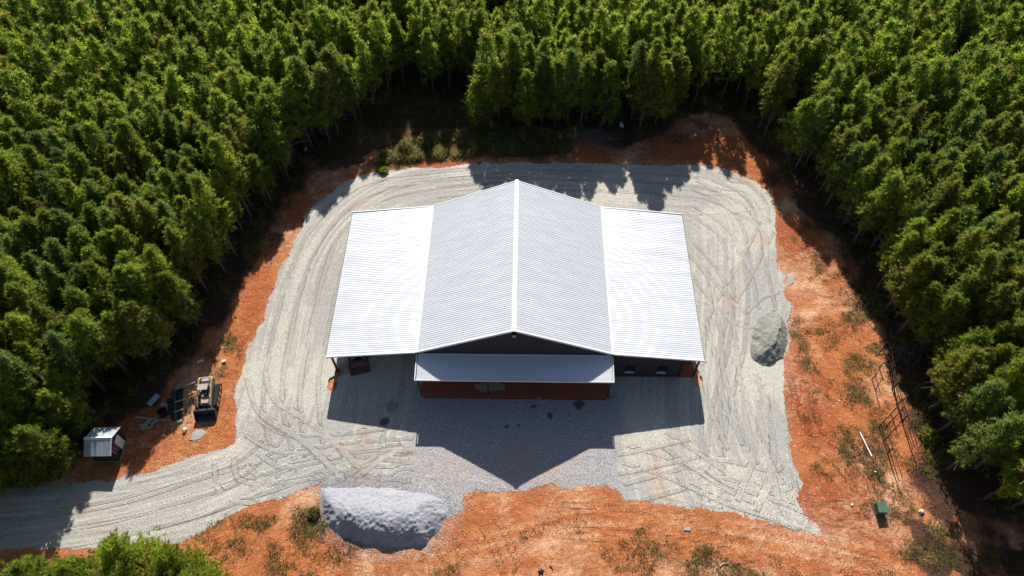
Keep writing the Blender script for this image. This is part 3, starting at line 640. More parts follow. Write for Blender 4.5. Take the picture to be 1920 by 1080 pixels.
# ------------------------------------------------------------------ compact loaders
def loader(name, label, arm, body, bucket, tracked, loc, rz):
    r = empty(name, loc, rz, label, 'skid steer')
    b = MB(); b.box((0, .15, .62), (1.05, 2.3, .62)); b.box((0, 1.05, 1.16), (1.02, .95, .46)); b.prism([(.55, 1.38), (1.5, 1.30), (1.52, .95), (.55, .95)], 0, -.50, .50)
    b.build('body', M[body], r, .03)
    for sg in (-1, 1):
        if tracked:
            pf = []
            for k in range(8): a = PI/2+PI*k/7; pf.append((-1.0+.36*math.cos(a), .37+.36*math.sin(a)))
            for k in range(8): a = -PI/2+PI*k/7; pf.append((.95+.36*math.cos(a), .37+.36*math.sin(a)))
            t = MB(); t.prism(pf, 0, sg*.82-.20, sg*.82+.20)
            n = 30; per = []
            import itertools
            for i in range(len(pf)):
                p0 = Vector(pf[i]); p1 = Vector(pf[(i+1) % len(pf)]); l = (p1-p0).length; m_ = max(1, int(l/.13))
                for k in range(m_): per.append((p0+(p1-p0)*(k+.5)/m_, math.atan2(p1.y-p0.y, p1.x-p0.x)))
            for q, an in per: t.box((sg*.82, q.x, q.y), (.40, .06, .03), Matrix.Rotation(an, 3, 'X'))
            t.build('track', M['rubber'], r)
            w = MB(); 
            for yy in (-.9, -.35, .25, .85): w.tube([(sg*1.03-.06, yy, .36), (sg*1.03+.0, yy, .36)], .22, 14)
            w.build('roller', M[arm], r)
        else:
            for yy in (-.62, .62):
                w = MB(); w.tube([(sg*.80-.15, yy, .40), (sg*.80+.15, yy, .40)], .40, 20); o = w.build('wheel', M['rubber'], r, .03)
                MB().tube([(sg*.80-.17, yy, .40), (sg*.80+.17, yy, .40)], .20, 14).build('rim', M[arm], o)
        t = MB(); pts = [(sg*.60, 1.35, .95), (sg*.60, 1.42, 1.62), (sg*.60, 1.1, 1.78), (sg*.60, -.6, 1.35), (sg*.60, -1.25, 1.05), (sg*.60, -1.52, .55)]
        for p0, p1 in zip(pts[:-1], pts[1:]):
            p0 = Vector(p0); p1 = Vector(p1); d = p1-p0
            t.box((p0+p1)/2, (.13, d.length+.06, .17), Matrix.Rotation(math.atan2(d.z, d.y), 3, 'X'))
        t.build('lift_arm', M[arm], r, .015)
        MB().tube([(sg*.50, 1.2, .95), (sg*.50, -.2, 1.35)], .045, 8).build('hydraulic_ram', M['steel_grey'], r)
    MB().box((0, 1.42, 1.66), (1.3, .10, .12)).build('cross_bar', M[body], r)
    # operator cage: posts, roof with opening, seat
    c = MB()
    for sx in (-.42, .42):
        for (y0, y1) in ((-.72, -.60), (.42, .42)):
            c.tube([(sx, y0, .95), (sx, y1, 2.02)], .045, 6)
        c.tube([(sx, -.60, 2.02), (sx, .42, 2.02)], .045, 6)
    for k in range(5): c.box((0, .05+k*.09, 1.15+k*.12), (.82, .02, .03))
    c.box((0, -.60, 2.03), (.9, .07, .07)); c.box((0, .42, 2.03), (.9, .07, .07))
    cage = c.build('roll_cage', M['black'], r)
    rf = MB(); rf.box((0, .18, 2.09), (.92, .62, .05)); rf.build('cab_roof', M[body], r, .015)
    s = MB(); s.box((0, .05, 1.02), (.5, .45, .12)); s.box((0, .30, 1.30), (.48, .10, .55)); s.build('seat', M['black'], r, .03)
    v = MB()
    for k in range(7): v.box((0, .72+k*.11, 1.408-.012*k), (.72, .05, .03))
    v.build('vent_grille', M['steel_grey'], r)
    v = MB(); v.tube([(.3, 1.25, 1.35), (.3, 1.25, 1.68)], .045, 8); v.build('exhaust', M['steel_dark'], r)
    # bucket, open to the front
    bk = MB(); prof = [(-1.55, .95), (-1.62, .62), (-1.66, .12), (-2.45, .03), (-2.45, .07), (-1.74, .18), (-1.70, .62), (-1.78, .97)]
    bk.prism(prof, 0, -.97, .97)
    for sg in (-1, 1): bk.prism([(-1.55, .93), (-1.64, .10), (-2.43, .05), (-2.2, .45), (-1.80, .93)], 0, sg*.97-.02, sg*.97+.02)
    bk.box((0, -1.66, .98), (1.96, .20, .06))
    o = bk.build('bucket', M[bucket], r)
    MB().box((0, -2.47, .05), (1.92, .08, .04)).build('cutting_edge', M['steel_grey'], o)
    for sx in (-.36, .36): MB().box((sx, -1.03, .90), (.16, .06, .10)).build('headlight', M['white'], r)
    return r
def place_by(pa, za, pb, zb, la, lb):
    """world point / heading of a thing whose local point (0,la) lies at pa and (0,lb) at pb"""
    a = np.array(un(*pa, za)); b = np.array(un(*pb, zb)); d = (b-a)/np.linalg.norm(b-a); rz = math.atan2(-d[0], d[1])
    o = (a+b)/2-d*(la+lb)/2; return (o[0], o[1]), rz
(p, rz) = place_by((386, 776), .4, (386, 713), 1.6, -2.1, 1.45)
loader('track_loader', 'tan and white tracked skid steer with dark bucket parked on the red clay', 'yellow', 'cream', 'steel_dark', True, (p[0], p[1], gz(*p)+.03), rz)
(p, rz) = place_by((674, 690), .5, (667, 640), .5, -1.9, 1.0)
loader('skid_loader', 'dark skid loader with red-brown bucket poking out from under the left lean-to roof', 'steel_grey', 'steel_dark', 'redpaint', False, (p[0], p[1], .03), rz)

# ------------------------------------------------------------------ garden shed at the lane
a0 = np.array(un(184, 866)); a1 = np.array(un(225, 865)); a2 = np.array(un(238, 828))
wd = np.linalg.norm(a1-a0); dp = np.linalg.norm(a2-a1); ang = math.atan2((a1-a0)[1], (a1-a0)[0])
wd = 2.1; dp = 2.2
SH = empty('garden_shed', (a1[0], a1[1], gz(*a1)+.02), ang, 'small dark shed with galvanised gable roof at the tree line by the lane', 'shed')
# local: x -wd..0, y 0..dp
t = MB(); t.box((-wd/2, .03, 1.05), (wd, .06, 2.0)); t.box((-wd/2, dp-.03, 1.05), (wd, .06, 2.0)); t.box((-wd+.03, dp/2, 1.05), (.06, dp-.12, 2.0))
for xx in (-wd+.03,): t.prism([(0.0, 2.05), (dp, 2.05), (dp/2, 2.68)], 0, xx-.03, xx+.03)
for k in range(12): t.box((-wd+.1+k*.2, -.008, 1.05), (.02, .016, 1.98))
t.build('wall', M['shedwall'], SH)
t = MB(); t.box((-.03, dp/2, 1.05), (.06, dp-.12, 2.0)); t.prism([(0, 2.05), (dp, 2.05), (dp/2, 2.68)], 0, -.06, 0)
gw = t.build('gable_wall', M['shedwall'], SH)
for s_, nm in ((1, 'near'), (-1, 'far')):
    P = (-wd-.12, dp/2, 2.76); v = Vector((0, -s_*(dp/2+.3), -.78)); n_ = Vector((0, -s_*.78, dp/2+.3))
    ribbed(P, (1, 0, 0), v, n_, lambda s: v.length, wd+.30, M['galv'], 'roof_panel', SH, rib=.23, rh=.02, thick=.02)
    e = MB(); 
    y1 = dp/2-s_*(dp/2+.3); e.add([(.18, dp/2, 2.81), (.18, y1, 2.03), (.18, y1, 1.90), (.18, dp/2, 2.66), (.23, dp/2, 2.81), (.23, y1, 2.03), (.23, y1, 1.90), (.23, dp/2, 2.66)],
          [(0, 1, 2, 3), (4, 7, 6, 5), (0, 4, 5, 1), (1, 5, 6, 2), (2, 6, 7, 3), (3, 7, 4, 0)]); e.build('rake_trim', M['white'], SH)
t = MB(); t.prism([(dp/2-.16, 2.70), (dp/2, 2.83), (dp/2+.16, 2.70), (dp/2+.16, 2.68), (dp/2-.16, 2.68)], 0, -wd-.14, .20); t.build('ridge_cap', M['white'], SH)
dr = MB().box((.02, dp*.66, 1.05), (.05, .80, 1.5)).build('door', M['white'], SH)
MB().box((.06, dp*.66+.38, 1.0), (.03, .04, .16)).build('handle', M['steel_grey'], dr)
wn = MB().box((.015, dp*.28, 1.35), (.04, .72, .80)).build('window', M['glass'], SH)
t = MB()
for k in range(3): t.box((.045, dp*.28-.34+k*.34, 1.35), (.03, .045, .80))
for k in range(4): t.box((.048, dp*.28, .97+k*.255), (.03, .72, .045))
t.build('muntin', M['pink'], wn)
MB().box((-wd/2, dp/2, .05), (wd+.1, dp+.1, .12)).build('skid_base', M['wood'], SH)

# ------------------------------------------------------------------ loose things on the clay
def bar(name, pa, pb, w, h, mat, z, label, cat, group=None, ext=None):
    a = np.array(un(*pa, z)); b = np.array(un(*pb, z)); l = np.linalg.norm(b-a); c = (a+b)/2
    o = MB().box((0, 0, h/2), (l, w, h)).build(name, mat, None, min(w, h)*.08)
    o.location = (c[0], c[1], gz(*c)+z); o.rotation_euler = (0, 0, math.atan2(b[1]-a[1], b[0]-a[0])); return tag(o, label, cat, group)
# dark purlins in a stack with two sleepers on top
A = (321, 731); B = (344, 725); Cc = (342, 786); Dd = (327, 792)
for k in range(6):
    f_ = (k+.5)/6
    pa = (A[0]+(B[0]-A[0])*f_, A[1]+(B[1]-A[1])*f_+(k % 2)*2); pb = (Dd[0]+(Cc[0]-Dd[0])*f_, Dd[1]+(Cc[1]-Dd[1])*f_-(k % 3)*2)
    a = np.array(un(*pa)); b = np.array(un(*pb)); l = np.linalg.norm(b-a); c = (a+b)/2
    t = MB(); t.box((0, .0, .10), (l, .012, .2)); t.box((0, .035, .195), (l, .07, .012)); t.box((0, .035, .006), (l, .07, .012))
    o = t.build('steel_purlin', M['steel_dark'] if k != 1 else M['steel_grey']); o.location = (c[0], c[1], gz(*c)+.05+.015*k); o.rotation_euler = (0, 0, math.atan2(b[1]-a[1], b[0]-a[0]))
    tag(o, 'dark steel purlin in the stack held down by two pale sleepers' if k != 1 else 'lighter grey steel purlin, second from the left in the stack beside the tracked skid steer', 'steel beam', 'purlins stacked on the clay' if k != 1 else None)
bar('timber_sleeper', (327, 754), (347, 748), .12, .09, M['newwood'], .34, 'upper of the two pale timber sleepers lying across the dark purlins', 'timber')
bar('timber_sleeper', (326, 773), (345, 766), .10, .09, M['newwood'], .34, 'lower, narrower of the two pale timber sleepers lying across the dark purlins', 'timber')
t = bar('plastic_sheet', (323, 745), (325, 788), 1.0, .03, M['black'], .02, 'crumpled black sheet on the clay along the left side of the purlin stack', 'plastic sheet')
bar('steel_pole', (328, 731), (366, 716), .09, .08, M['galv'], .38, 'longest shiny steel pole laid diagonally over the top end of the purlin stack', 'pole')
bar('steel_pole', (331, 725), (352, 720), .08, .08, M['galv'], .30, 'short shiny steel pole just above the long one at the top of the purlin stack', 'pole')
bar('steel_pole', (350, 719), (372, 722), .12, .08, M['steel_grey'], .24, 'dull grey steel pole pointing from the purlin stack towards the tracked skid steer', 'pole')
bar('steel_pole', (359, 745), (348, 771), .05, .05, M['rust'], .05, 'thin rusty pole on the clay between the purlin stack and the tracked skid steer', 'pole')
bar('wood_block', (328, 794), (342, 788), .28, .16, M['wood'], .05, 'weathered wooden block under the lower end of the purlin stack', 'timber')
# lumber heap
bar('lumber_board', (253, 782), (311, 788), .24, .05, M['wood'], .14, 'longest board of the lumber heap, lying across its top edge', 'board')
bar('lumber_board', (256, 789), (302, 793), .09, .05, M['wood'], .05, 'thin long batten lying just below the longest board of the lumber heap', 'board')
bar('lumber_board', (265, 806), (283, 784), .42, .06, M['greenwood'], .22, 'widest greenish board slanting across the lumber heap', 'board')
bar('lumber_board', (260, 798), (288, 790), .22, .05, M['wood'], .06, 'pale board poking out left from under the wide greenish board', 'board')
bar('lumber_board', (259, 802), (289, 799), .12, .05, M['greenwood'], .11, 'lowest batten poking out left of the lumber heap', 'board')
bar('lumber_board', (272, 803), (286, 800), .2, .05, M['newwood'], .06, 'short tan offcut at the bottom right of the lumber heap', 'board')
bar('lumber_board', (283, 796), (296, 788), .26, .06, M['wood'], .17, 'short grey offcut on the right side of the lumber heap', 'board')
bar('plank', (369, 678), (381, 675), .22, .05, M['white'], .03, 'small white plank lying alone in the shade above the tracked skid steer', 'plank')
bar('plank', (1612, 811), (1634, 856), .11, .09, M['white'], .05, 'long white pipe-like post lying on the weedy clay left of the brown rails', 'post')
bar('concrete_block', (417, 679), (424, 677), .28, .22, M['stoneblock'], .02, 'small pale block at the clay edge above the tracked skid steer', 'block')
# ribbed roofing sheet
qa, qb, qc = (np.array(un(*p_, .05)) for p_ in ((274, 757), (283, 762), (301, 742)))
u_ = qb-qa; v_ = qc-qb
o = ribbed((0, 0, 0), (u_[0], u_[1], 0), (v_[0], v_[1], 0), (0, 0, 1), lambda s: np.linalg.norm(v_), float(np.linalg.norm(u_)), M['galv'], 'roofing_sheet', None, rib=.23, rh=.03)
o.location = (qa[0], qa[1], gz(*qa)+.10); tag(o, 'blue-white ribbed roofing sheet lying in the shade above the lumber heap', 'roofing sheet')
# black tub
x_, y_ = un(308, 776); t = MB(); n = 18
vs = []; 
for r_i, z_ in ((.36, 0), (.44, .62), (.38, .62), (.32, .06)): vs += [(r_i*math.cos(2*PI*k/n), r_i*math.sin(2*PI*k/n), z_) for k in range(n)]
fs = [(i*n+k, i*n+(k+1) % n, (i+1)*n+(k+1) % n, (i+1)*n+k) for i in range(3) for k in range(n)]+[tuple(range(n-1, -1, -1)), tuple(3*n+k for k in range(n))]
o = t.add(vs, fs).build('plastic_tub', M['black']); o.location = (x_, y_, gz(x_, y_)); tag(o, 'round black tub between the lumber heap and the purlin stack', 'tub')
def lump(name, pxy, dim, mat, label, cat, seed=1, z=0):
    x, y = un(*pxy); bm = bmesh.new(); bmesh.ops.create_icosphere(bm, subdivisions=3, radius=1)
    rr = random.Random(seed); off = rr.random()*50
    from mathutils import noise as mn
    for v in bm.verts:
        k = 1+.35*mn.noise(v.co*1.6+Vector((off, 0, 0))); v.co = Vector((v.co.x*dim[0]/2*k, v.co.y*dim[1]/2*k, max(-.4, v.co.z)*dim[2]/1.4*k))
    me = bpy.data.meshes.new(name); bm.to_mesh(me); bm.free(); o = link(name, me, mat); o.location = (x, y, gz(x, y)+dim[2]*.25+z); return tag(o, label, cat)
lump('sack', (307, 760), (.75, .5, .35), M['burlap'], 'crumpled pale sack just above the round black tub', 'sack', 3)
lump('boulder', (347, 807), (.42, .55, .35), M['stoneblock'], 'cream-coloured stone on the sunny clay below the purlin stack', 'rock', 4)
lump('boulder', (1303, 254), (.4, .4, .3), M['white'], 'small white rock on the red clay behind the building on the right', 'rock', 5)
lump('boulder', (745, 306), (.22, .22, .16), M['white'], 'tiny white rock in the weeds behind the left lean-to', 'rock', 6)
lump('boulder', (1165, 235), (.5, 1.0, .3), M['white'], 'bright white rag or rock at the foot of the pines beside the brush pile', 'rock', 7)
lump('boulder', (1641, 885), (.25, .2, .15), M['white'], 'tiny white rock in the weeds above the green utility box', 'rock', 8)
lump('boulder', (1727, 960), (.5, .4, .3), M['stoneblock'], 'pale round rock in the shade right of the green utility box', 'rock', 9)
lump('boulder', (1597, 947), (.2, .2, .12), M['white'], 'tiny white rock on bare clay left of the green utility box', 'rock', 10)
lump('boulder', (1574, 752), (.18, .18, .12), M['white'], 'tiny white rock on the clay halfway along the right strip', 'rock', 12)
# transformer box
x0, y0 = un(1642, 966); x1, y1 = un(1658, 967); w = .78
T = empty('utility_box', ((x0+x1)/2, (y0+y1)/2+.45, gz(x0, y0)), 0, 'dark green metal utility box standing on the red clay at lower right', 'utility box')
MB().box((0, 0, .04), (.9, .95, .10)).build('pad', M['green_box'], T)
MB().box((0, 0, .46), (w, .84, .74)).build('cabinet', M['green_box'], T, .02)
MB().add([(-.42, -.46, .83), (.42, -.46, .83), (.42, .46, .87), (-.42, .46, .87), (-.42, -.46, .88), (.42, -.46, .88), (.42, .46, .93), (-.42, .46, .93)], [(0, 3, 2, 1), (4, 5, 6, 7), (0, 1, 5, 4), (2, 3, 7, 6), (0, 4, 7, 3), (1, 2, 6, 5)]).build('lid', M['green_box'], T, .01)
MB().box((0, -.435, .45), (.06, .03, .12)).build('latch', M['steel_grey'], T)

# brown rail fence by the right-hand trees
def fence(label, pts, rails=(.45, .85, 1.2)):
    g0 = [un(*p_, 0) for p_ in pts]; c = g0[0]; r = empty('rail_fence', (c[0], c[1], 0), 0, label, 'fence')
    for (xa, ya), (xb, yb) in zip(g0[:-1], g0[1:]):
        l = math.hypot(xb-xa, yb-ya); m_ = max(1, round(l/2.2)); b = MB()
        for zr_ in rails:
            pts_ = []
            for k in range(m_+1):
                x = xa+(xb-xa)*k/m_; y = ya+(yb-ya)*k/m_; pts_.append((x-c[0], y-c[1], gz(x, y)+zr_+random.uniform(-.06, .06)))
            b.tube(pts_, .038, 6)
        b.build('rail', M['brownwood'], r)
        for k in range(m_): 
            x = xa+(xb-xa)*k/m_; y = ya+(yb-ya)*k/m_; z_ = gz(x, y)
            MB().tube([(x-c[0], y-c[1], z_-.1), (x-c[0]+random.uniform(-.05, .05), y-c[1], z_+rails[-1]+.15)], .055, 7).build('post', M['brownwood'], r)
    return r
fence('angled dark brown rail fence along the right edge of the clearing, below its gap', [(1692, 752), (1648, 800), (1664, 850), (1682, 905)], (.5, 1.15))
fence('short dark brown rail corner standing at the upper right clearing edge', [(1648, 690), (1634, 712), (1643, 745)], (.9,))
fence('long straight brown rail run close under the right-hand pines', [(1662, 668), (1672, 730), (1690, 790), (1708, 845)], (.35, .8, 1.2))

# brush pile and fallen poles
def brush(pxy, n, rad, seed, label, mat, h=.9):
    x, y = un(*pxy); rr = random.Random(seed); b = MB()
    for i in range(n):
        a = rr.uniform(0, 2*PI); l = rr.uniform(.8, rad*2); cx = rr.gauss(0, rad*.45); cy = rr.gauss(0, rad*.22); z = rr.uniform(.05, h)*max(.15, 1-math.hypot(cx, cy*2)/rad/1.6)
        a = rr.gauss(0, .7) if rr.random() < .7 else a
        p0 = Vector((cx-l/2*math.cos(a), cy-l/2*math.sin(a), z*rr.uniform(.1, 1.2))); p2 = Vector((cx+l/2*math.cos(a), cy+l/2*math.sin(a), z*rr.uniform(.1, 1.3)))
        p1 = (p0+p2)/2+Vector((rr.gauss(0, .15), rr.gauss(0, .15), .1)); w = rr.uniform(.015, .05)
        b.tube([p0, p1, p2], [w, w*.8, w*.4], 4)
    o = b.build('brush_pile', mat); o.location = (x, y, gz(x, y)); return tag(o, label, 'brush pile')
brush((1110, 258), 110, 2.6, 3, 'wide heap of cut dead branches at the tree line behind the building', M['deadwood'])
brush((1700, 660), 60, 2.0, 5, 'loose heap of grey dead branches at the right-hand tree line above the rails', M['deadwood'])
brush((560, 300), 30, 1.8, 6, 'sparse scatter of fallen branches at the upper left tree line', M['deadwood'], .4)
def pole_log(pa, pb, r0, label, mat=M['deadwood']):
    a = un(*pa); b = un(*pb); m_ = ((a[0]+b[0])/2, (a[1]+b[1])/2)
    t = MB(); pts = []
    for k in range(6):
        f_ = k/5; x = a[0]+(b[0]-a[0])*f_; y = a[1]+(b[1]-a[1])*f_; pts.append((x-m_[0], y-m_[1]+.08*math.sin(f_*5), gz(x, y)+r0+.04))
    t.tube(pts, [r0*(1-.12*k) for k in range(6)], 7)
    o = t.build('fallen_log', mat); o.location = (m_[0], m_[1], 0); return tag(o, label, 'log')
pole_log((1333, 215), (1322, 252), .07, 'thin bare pole lying on red clay behind the right rear corner of the building')
pole_log((1292, 235), (1302, 222), .06, 'short orange-brown stick lying near the white rock behind the building', M['newwood'])
pole_log((1568, 470), (1592, 512), .07, 'slender fallen pole on the weedy bank right of the yard')
pole_log((575, 330), (640, 300), .06, 'thin fallen pole lying in the shade at the upper left bank')
pole_log((1350, 1062), (1366, 1053), .06, 'short pale stick in the scrub at the bottom edge of the picture', M['newwood'])
pole_log((1030, 1062), (1038, 1069), .05, 'short dark stick on the clay right of the standing person', M['brownwood'])

# ------------------------------------------------------------------ the person at the bottom edge
def person(loc, rz):
    r = empty('person', loc, rz, 'standing person in dark clothes at the bottom edge of the picture, hands held in front', 'person')
    J = [((0, 0, .98), .15), ((0, .01, 1.15), .14), ((0, .0, 1.34), .165), ((0, 0, 1.46), .10), ((0, 0, 1.54), .06), ((0, .01, 1.60), .075), ((0, .02, 1.70), .10), ((0, .015, 1.77), .07)]
    E_ = [(i, i+1) for i in range(7)]
    for sg in (-1, 1):
        b = len(J); J += [((sg*.19, 0, 1.42), .065), ((sg*.25, .02, 1.16), .048), ((sg*.12, .27, 1.12), .036), ((sg*.07, .34, 1.13), .030)]; E_ += [(3, b), (b, b+1), (b+1, b+2), (b+2, b+3)]
        b = len(J); J += [((sg*.10, 0, .90), .10), ((sg*.12, .01, .50), .065), ((sg*.13, -.02, .10), .045), ((sg*.14, .14, .04), .04)]; E_ += [(0, b), (b, b+1), (b+1, b+2), (b+2, b+3)]
        w = b-1
        for k in range(5):
            q = len(J); fx_ = sg*.07+(k-2)*.018; J += [((fx_, .38, 1.13+.01*abs(k-2)), .010), ((fx_-sg*.01, .415-(.02 if k in (0, 4) else 0), 1.11), .008)]; E_ += [(w, q), (q, q+1)]
    me = bpy.data.meshes.new('body'); me.from_pydata([j[0] for j in J], E_, []); o = bpy.data.objects.new('body', me); C.objects.link(o); o.parent = r
    m_ = o.modifiers.new('s', 'SKIN'); 
    for i, v in enumerate(me.skin_vertices[0].data): v.radius = (J[i][1], J[i][1]*(.8 if i < 4 else 1)); v.use_root = (i == 0)
    s = o.modifiers.new('d', 'SUBSURF'); s.levels = 1; s.render_levels = 2
    # clothing by height through the material: skin only at head and hands
    m, t = nt('person_skin_and_clothes'); g = G(t); co = g.n('ShaderNodeTexCoord').outputs['Object']; z = g.n('ShaderNodeSeparateXYZ', ins={0: co})
    hd = g.math('GREATER_THAN', z.outputs[2], 1.53); hn = g.math('GREATER_THAN', z.outputs[1], .30); k = g.math('MAXIMUM', hd, hn)
    leg = g.math('LESS_THAN', z.outputs[2], .96)
    g.out(g.mix(k, g.mix(leg, (.012, .012, .016), (.02, .025, .04)), (.45, .26, .18)), .8); me.materials.append(m)
    h = MB(); n = 10
    vs = []; 
    for i in range(5):
        a = i/4*PI*.5; rr_ = .112*math.cos(a); z_ = 1.70+.125*math.sin(a)
        vs += [(rr_*math.cos(2*PI*k/n), .005+rr_*1.1*math.sin(2*PI*k/n), z_) for k in range(n)]
    h.add(vs, [(i*n+k, i*n+(k+1) % n, (i+1)*n+(k+1) % n, (i+1)*n+k) for i in range(4) for k in range(n)]+[tuple(range(n-1, -1, -1))]).build('hair', M['hair'], r, 0, True)
    f = MB(); f.box((0, .125, 1.665), (.022, .03, .04)); f.build('nose', M['skin'], r, .005)
    return r
hx, hy = un(1015, 1071, 1.75)
person((hx, hy, gz(hx, hy)), .15)
o = MB().box((0, 0, 0), (.20, .11, .045)).build('remote_controller', M['steel_grey'], None, .01)
a_ = .15; o.location = (hx-math.sin(a_)*.40, hy+math.cos(a_)*.40, gz(hx, hy)+1.15); o.rotation_euler = (0, 0, a_); tag(o, 'small grey remote controller held by the standing person', 'controller')

# ------------------------------------------------------------------ pines
def crown_np(rng, H, R, nb, nt_, nbl, bw, bl, lean, t0=.34):
    """needle blades in tufts gathered in lobes at the branch ends"""
    cen = []; dirs = []; tn = []
    for i in range(nb):
        t = t0+(1-t0)*((i+.5)/nb)**.85
        prof = min(1, ((1.02-t)/.46)**.72)*min(1, max(.5, (t-t0+.10)/.18))
        a = i*2.39996+rng.normal(0, .35); r = R*prof*rng.uniform(.62, 1.08)
        z = t*H+rng.normal(0, .22); ex, ey = math.cos(a), math.sin(a)
        lobe = rng.uniform(.28, .50)*(.75+.35*prof); tl = rng.random()
        m = int(nt_*rng.uniform(.7, 1.3))
        for k in range(m):
            f = 1-abs(rng.normal(0, .22)) if k > m*.3 else rng.uniform(.25, .9)
            g = rng.normal(0, .48, 3)*lobe; g[2] *= 1.25
            c = np.array([ex*r*f, ey*r*f, z-.30*r*(1-f)])+g
            cen.append(c); d = np.array([ex*.45, ey*.45, 1.0])+rng.normal(0, .25, 3); dirs.append(d/np.linalg.norm(d)); tn.append(np.clip(.22+.5*tl+rng.normal(0, .17), 0, .93) if rng.random() > .055 else .97)
    for k in range(10):
        cen.append(np.array([rng.normal(0, .12), rng.normal(0, .12), H-rng.uniform(0, .9)])); dirs.append(np.array([0, 0, 1.])); tn.append(.8)
    cen = np.array(cen); dirs = np.array(dirs); tn = np.array(tn); n = len(cen)
    cen[:, 0] += lean[0]*cen[:, 2]; cen[:, 1] += lean[1]*cen[:, 2]
    B = np.repeat(cen, nbl, 0); D = np.repeat(dirs, nbl, 0); T = np.clip(np.repeat(tn, nbl)+rng.normal(0, .05, n*nbl)*(np.repeat(tn, nbl) < .94), 0, 1)
    d = D*.75+rng.normal(0, .48, B.shape); d /= np.linalg.norm(d, axis=1, keepdims=True)
    s = np.cross(d, rng.normal(0, 1, B.shape)); s /= np.linalg.norm(s, axis=1, keepdims=True)
    l = bl*rng.uniform(.6, 1.15, (len(B), 1)); w = bw*rng.uniform(.7, 1.2, (len(B), 1))
    p0 = B+d*l*.05-s*w*.5; p1 = B+d*l*.05+s*w*.5; p2 = B+d*l
    V = np.stack([p0, p1, p2], 1).reshape(-1, 3); F = np.arange(len(V)).reshape(-1, 3)
    return V, F, T
def trunk_mb(rng, H, R, lean, dead=True):
    t = MB(); pts = []; n = 6
    for k in range(n+1):
        f = k/n; z = H*.97*f; pts.append((lean[0]*z+.05*math.sin(3*f+R), lean[1]*z+.04*math.sin(4*f), z-.15*(k == 0)))
    t.tube(pts, [.15*(1-.82*k/n)+.01 for k in range(n+1)], 6)
    for i in range(14):
        z = H*rng.uniform(.40, .92); a = rng.uniform(0, 6.28); l = R*rng.uniform(.4, .85)*min(1, (1.05-z/H)/.45)
        b = Vector((lean[0]*z, lean[1]*z, z-.3*l)); e = b+Vector((math.cos(a)*l, math.sin(a)*l, .35*l)); t.tube([b, e], [.035, .012], 3, False)
    return t
def dead_mb(rng, H, R, lean):
    t = MB()
    for i in range(20):
        z = H*rng.uniform(.10, .42); a = rng.uniform(0, 6.28); l = R*rng.uniform(.35, .95)
        b = Vector((lean[0]*z, lean[1]*z, z)); e = b+Vector((math.cos(a)*l, math.sin(a)*l, rng.uniform(-.1, .35)*l)); mid = (b+e)/2+Vector((0, 0, .08)); t.tube([b, mid, e], [.028, .02, .008], 3, False)
        if rng.random() < .7: q = mid+Vector((rng.normal(0, .35), rng.normal(0, .35), .15)); t.tube([mid, q], [.014, .006], 3, False)
    return t
VAR = []
TINT = ['mid-green', 'yellow-green', 'blue-green', 'olive, brown-flecked']
for i in range(12):
    rng = np.random.default_rng(100+i); H = rng.uniform(9.0, 10.8); R = rng.uniform(1.35, 1.85)
    if i >= 8: H = rng.uniform(8.9, 10.2); R = rng.uniform(1.9, 2.4)        # broad rim trees
    lean = (rng.normal(0, .012), rng.normal(0, .012)); big = i >= 8
    Vc, Fc, T = crown_np(rng, H, R, 100 if big else 64, 16, 12, .066, .36, lean, (.18 if i < 10 else .34) if big else .34)
    tint = [0, 1, 0, 2, 3, 0, 1, 2, 0, 1, 3, 0][i]
    cm_ = np_mesh('crown', Vc, Fc, None, dict(tone=T)); cm_.materials.append(LEAF[tint])
    trk_ = trunk_mb(rng, H, R, lean).build('trunk', M['bark']); dd_ = dead_mb(rng, H, R, lean).build('dead_branches', M['deadwood'])
    VAR.append(dict(H=H, R=R, crown=cm_, trunk=trk_.data, dead=dd_.data, tint=tint))
    for o_ in (trk_, dd_): bpy.data.objects.remove(o_)
# planting: rows about 3 m apart
cand = []
rr = random.Random(5)
ang = math.radians(8)
for i in range(-52, 53):
    for j in range(-52, 53):
        u0, v0 = i*2.08+rr.gauss(0, .42), j*2.05+(i % 2)*1.02+rr.gauss(0, .42)
        x = u0*math.cos(ang)-v0*math.sin(ang); y = u0*math.sin(ang)+v0*math.cos(ang)+10
        if rr.random() < .045: continue
        cand.append((x, y))
cx_ = np.array([c[0] for c in cand]); cy_ = np.array([c[1] for c in cand]); cs = sd(cx_, cy_, CLEAR)
GAPS = [(un(700, 25, 6), 2.6), (un(935, 18, 6), 2.4), (un(225, 120, 6), 2.0), (un(790, 205, 0), 2.6), (un(850, 205, 0), 2.2), (un(1140, 190, 3), 1.5), (un(120, 430, 6), 1.8)]
sites = []
for (x, y), s in zip(cand, cs):
    if s > -.7 or (s > -5 and y > 30 and rr.random() < .36): continue
    if -19 < x < -5.5 and y < 41.5: continue
    if any(math.hypot(x-g[0][0], y-g[0][1]) < g[1] for g in GAPS): continue
    u, v, k = proj(x, y, 6)
    vis = -70 < u < 1990 and -95 < v < 1200 and k > 0
    u2, v2, _ = proj(x, y, 10.5); vis = vis and -45 < u2 < 1965 and -45 < v2 < 1110
    marg = -420 < u < 2340 and -420 < v < 1600 and y > -34
    if not marg: continue
    sites.append([x, y, -s, vis, k, u2, v2])
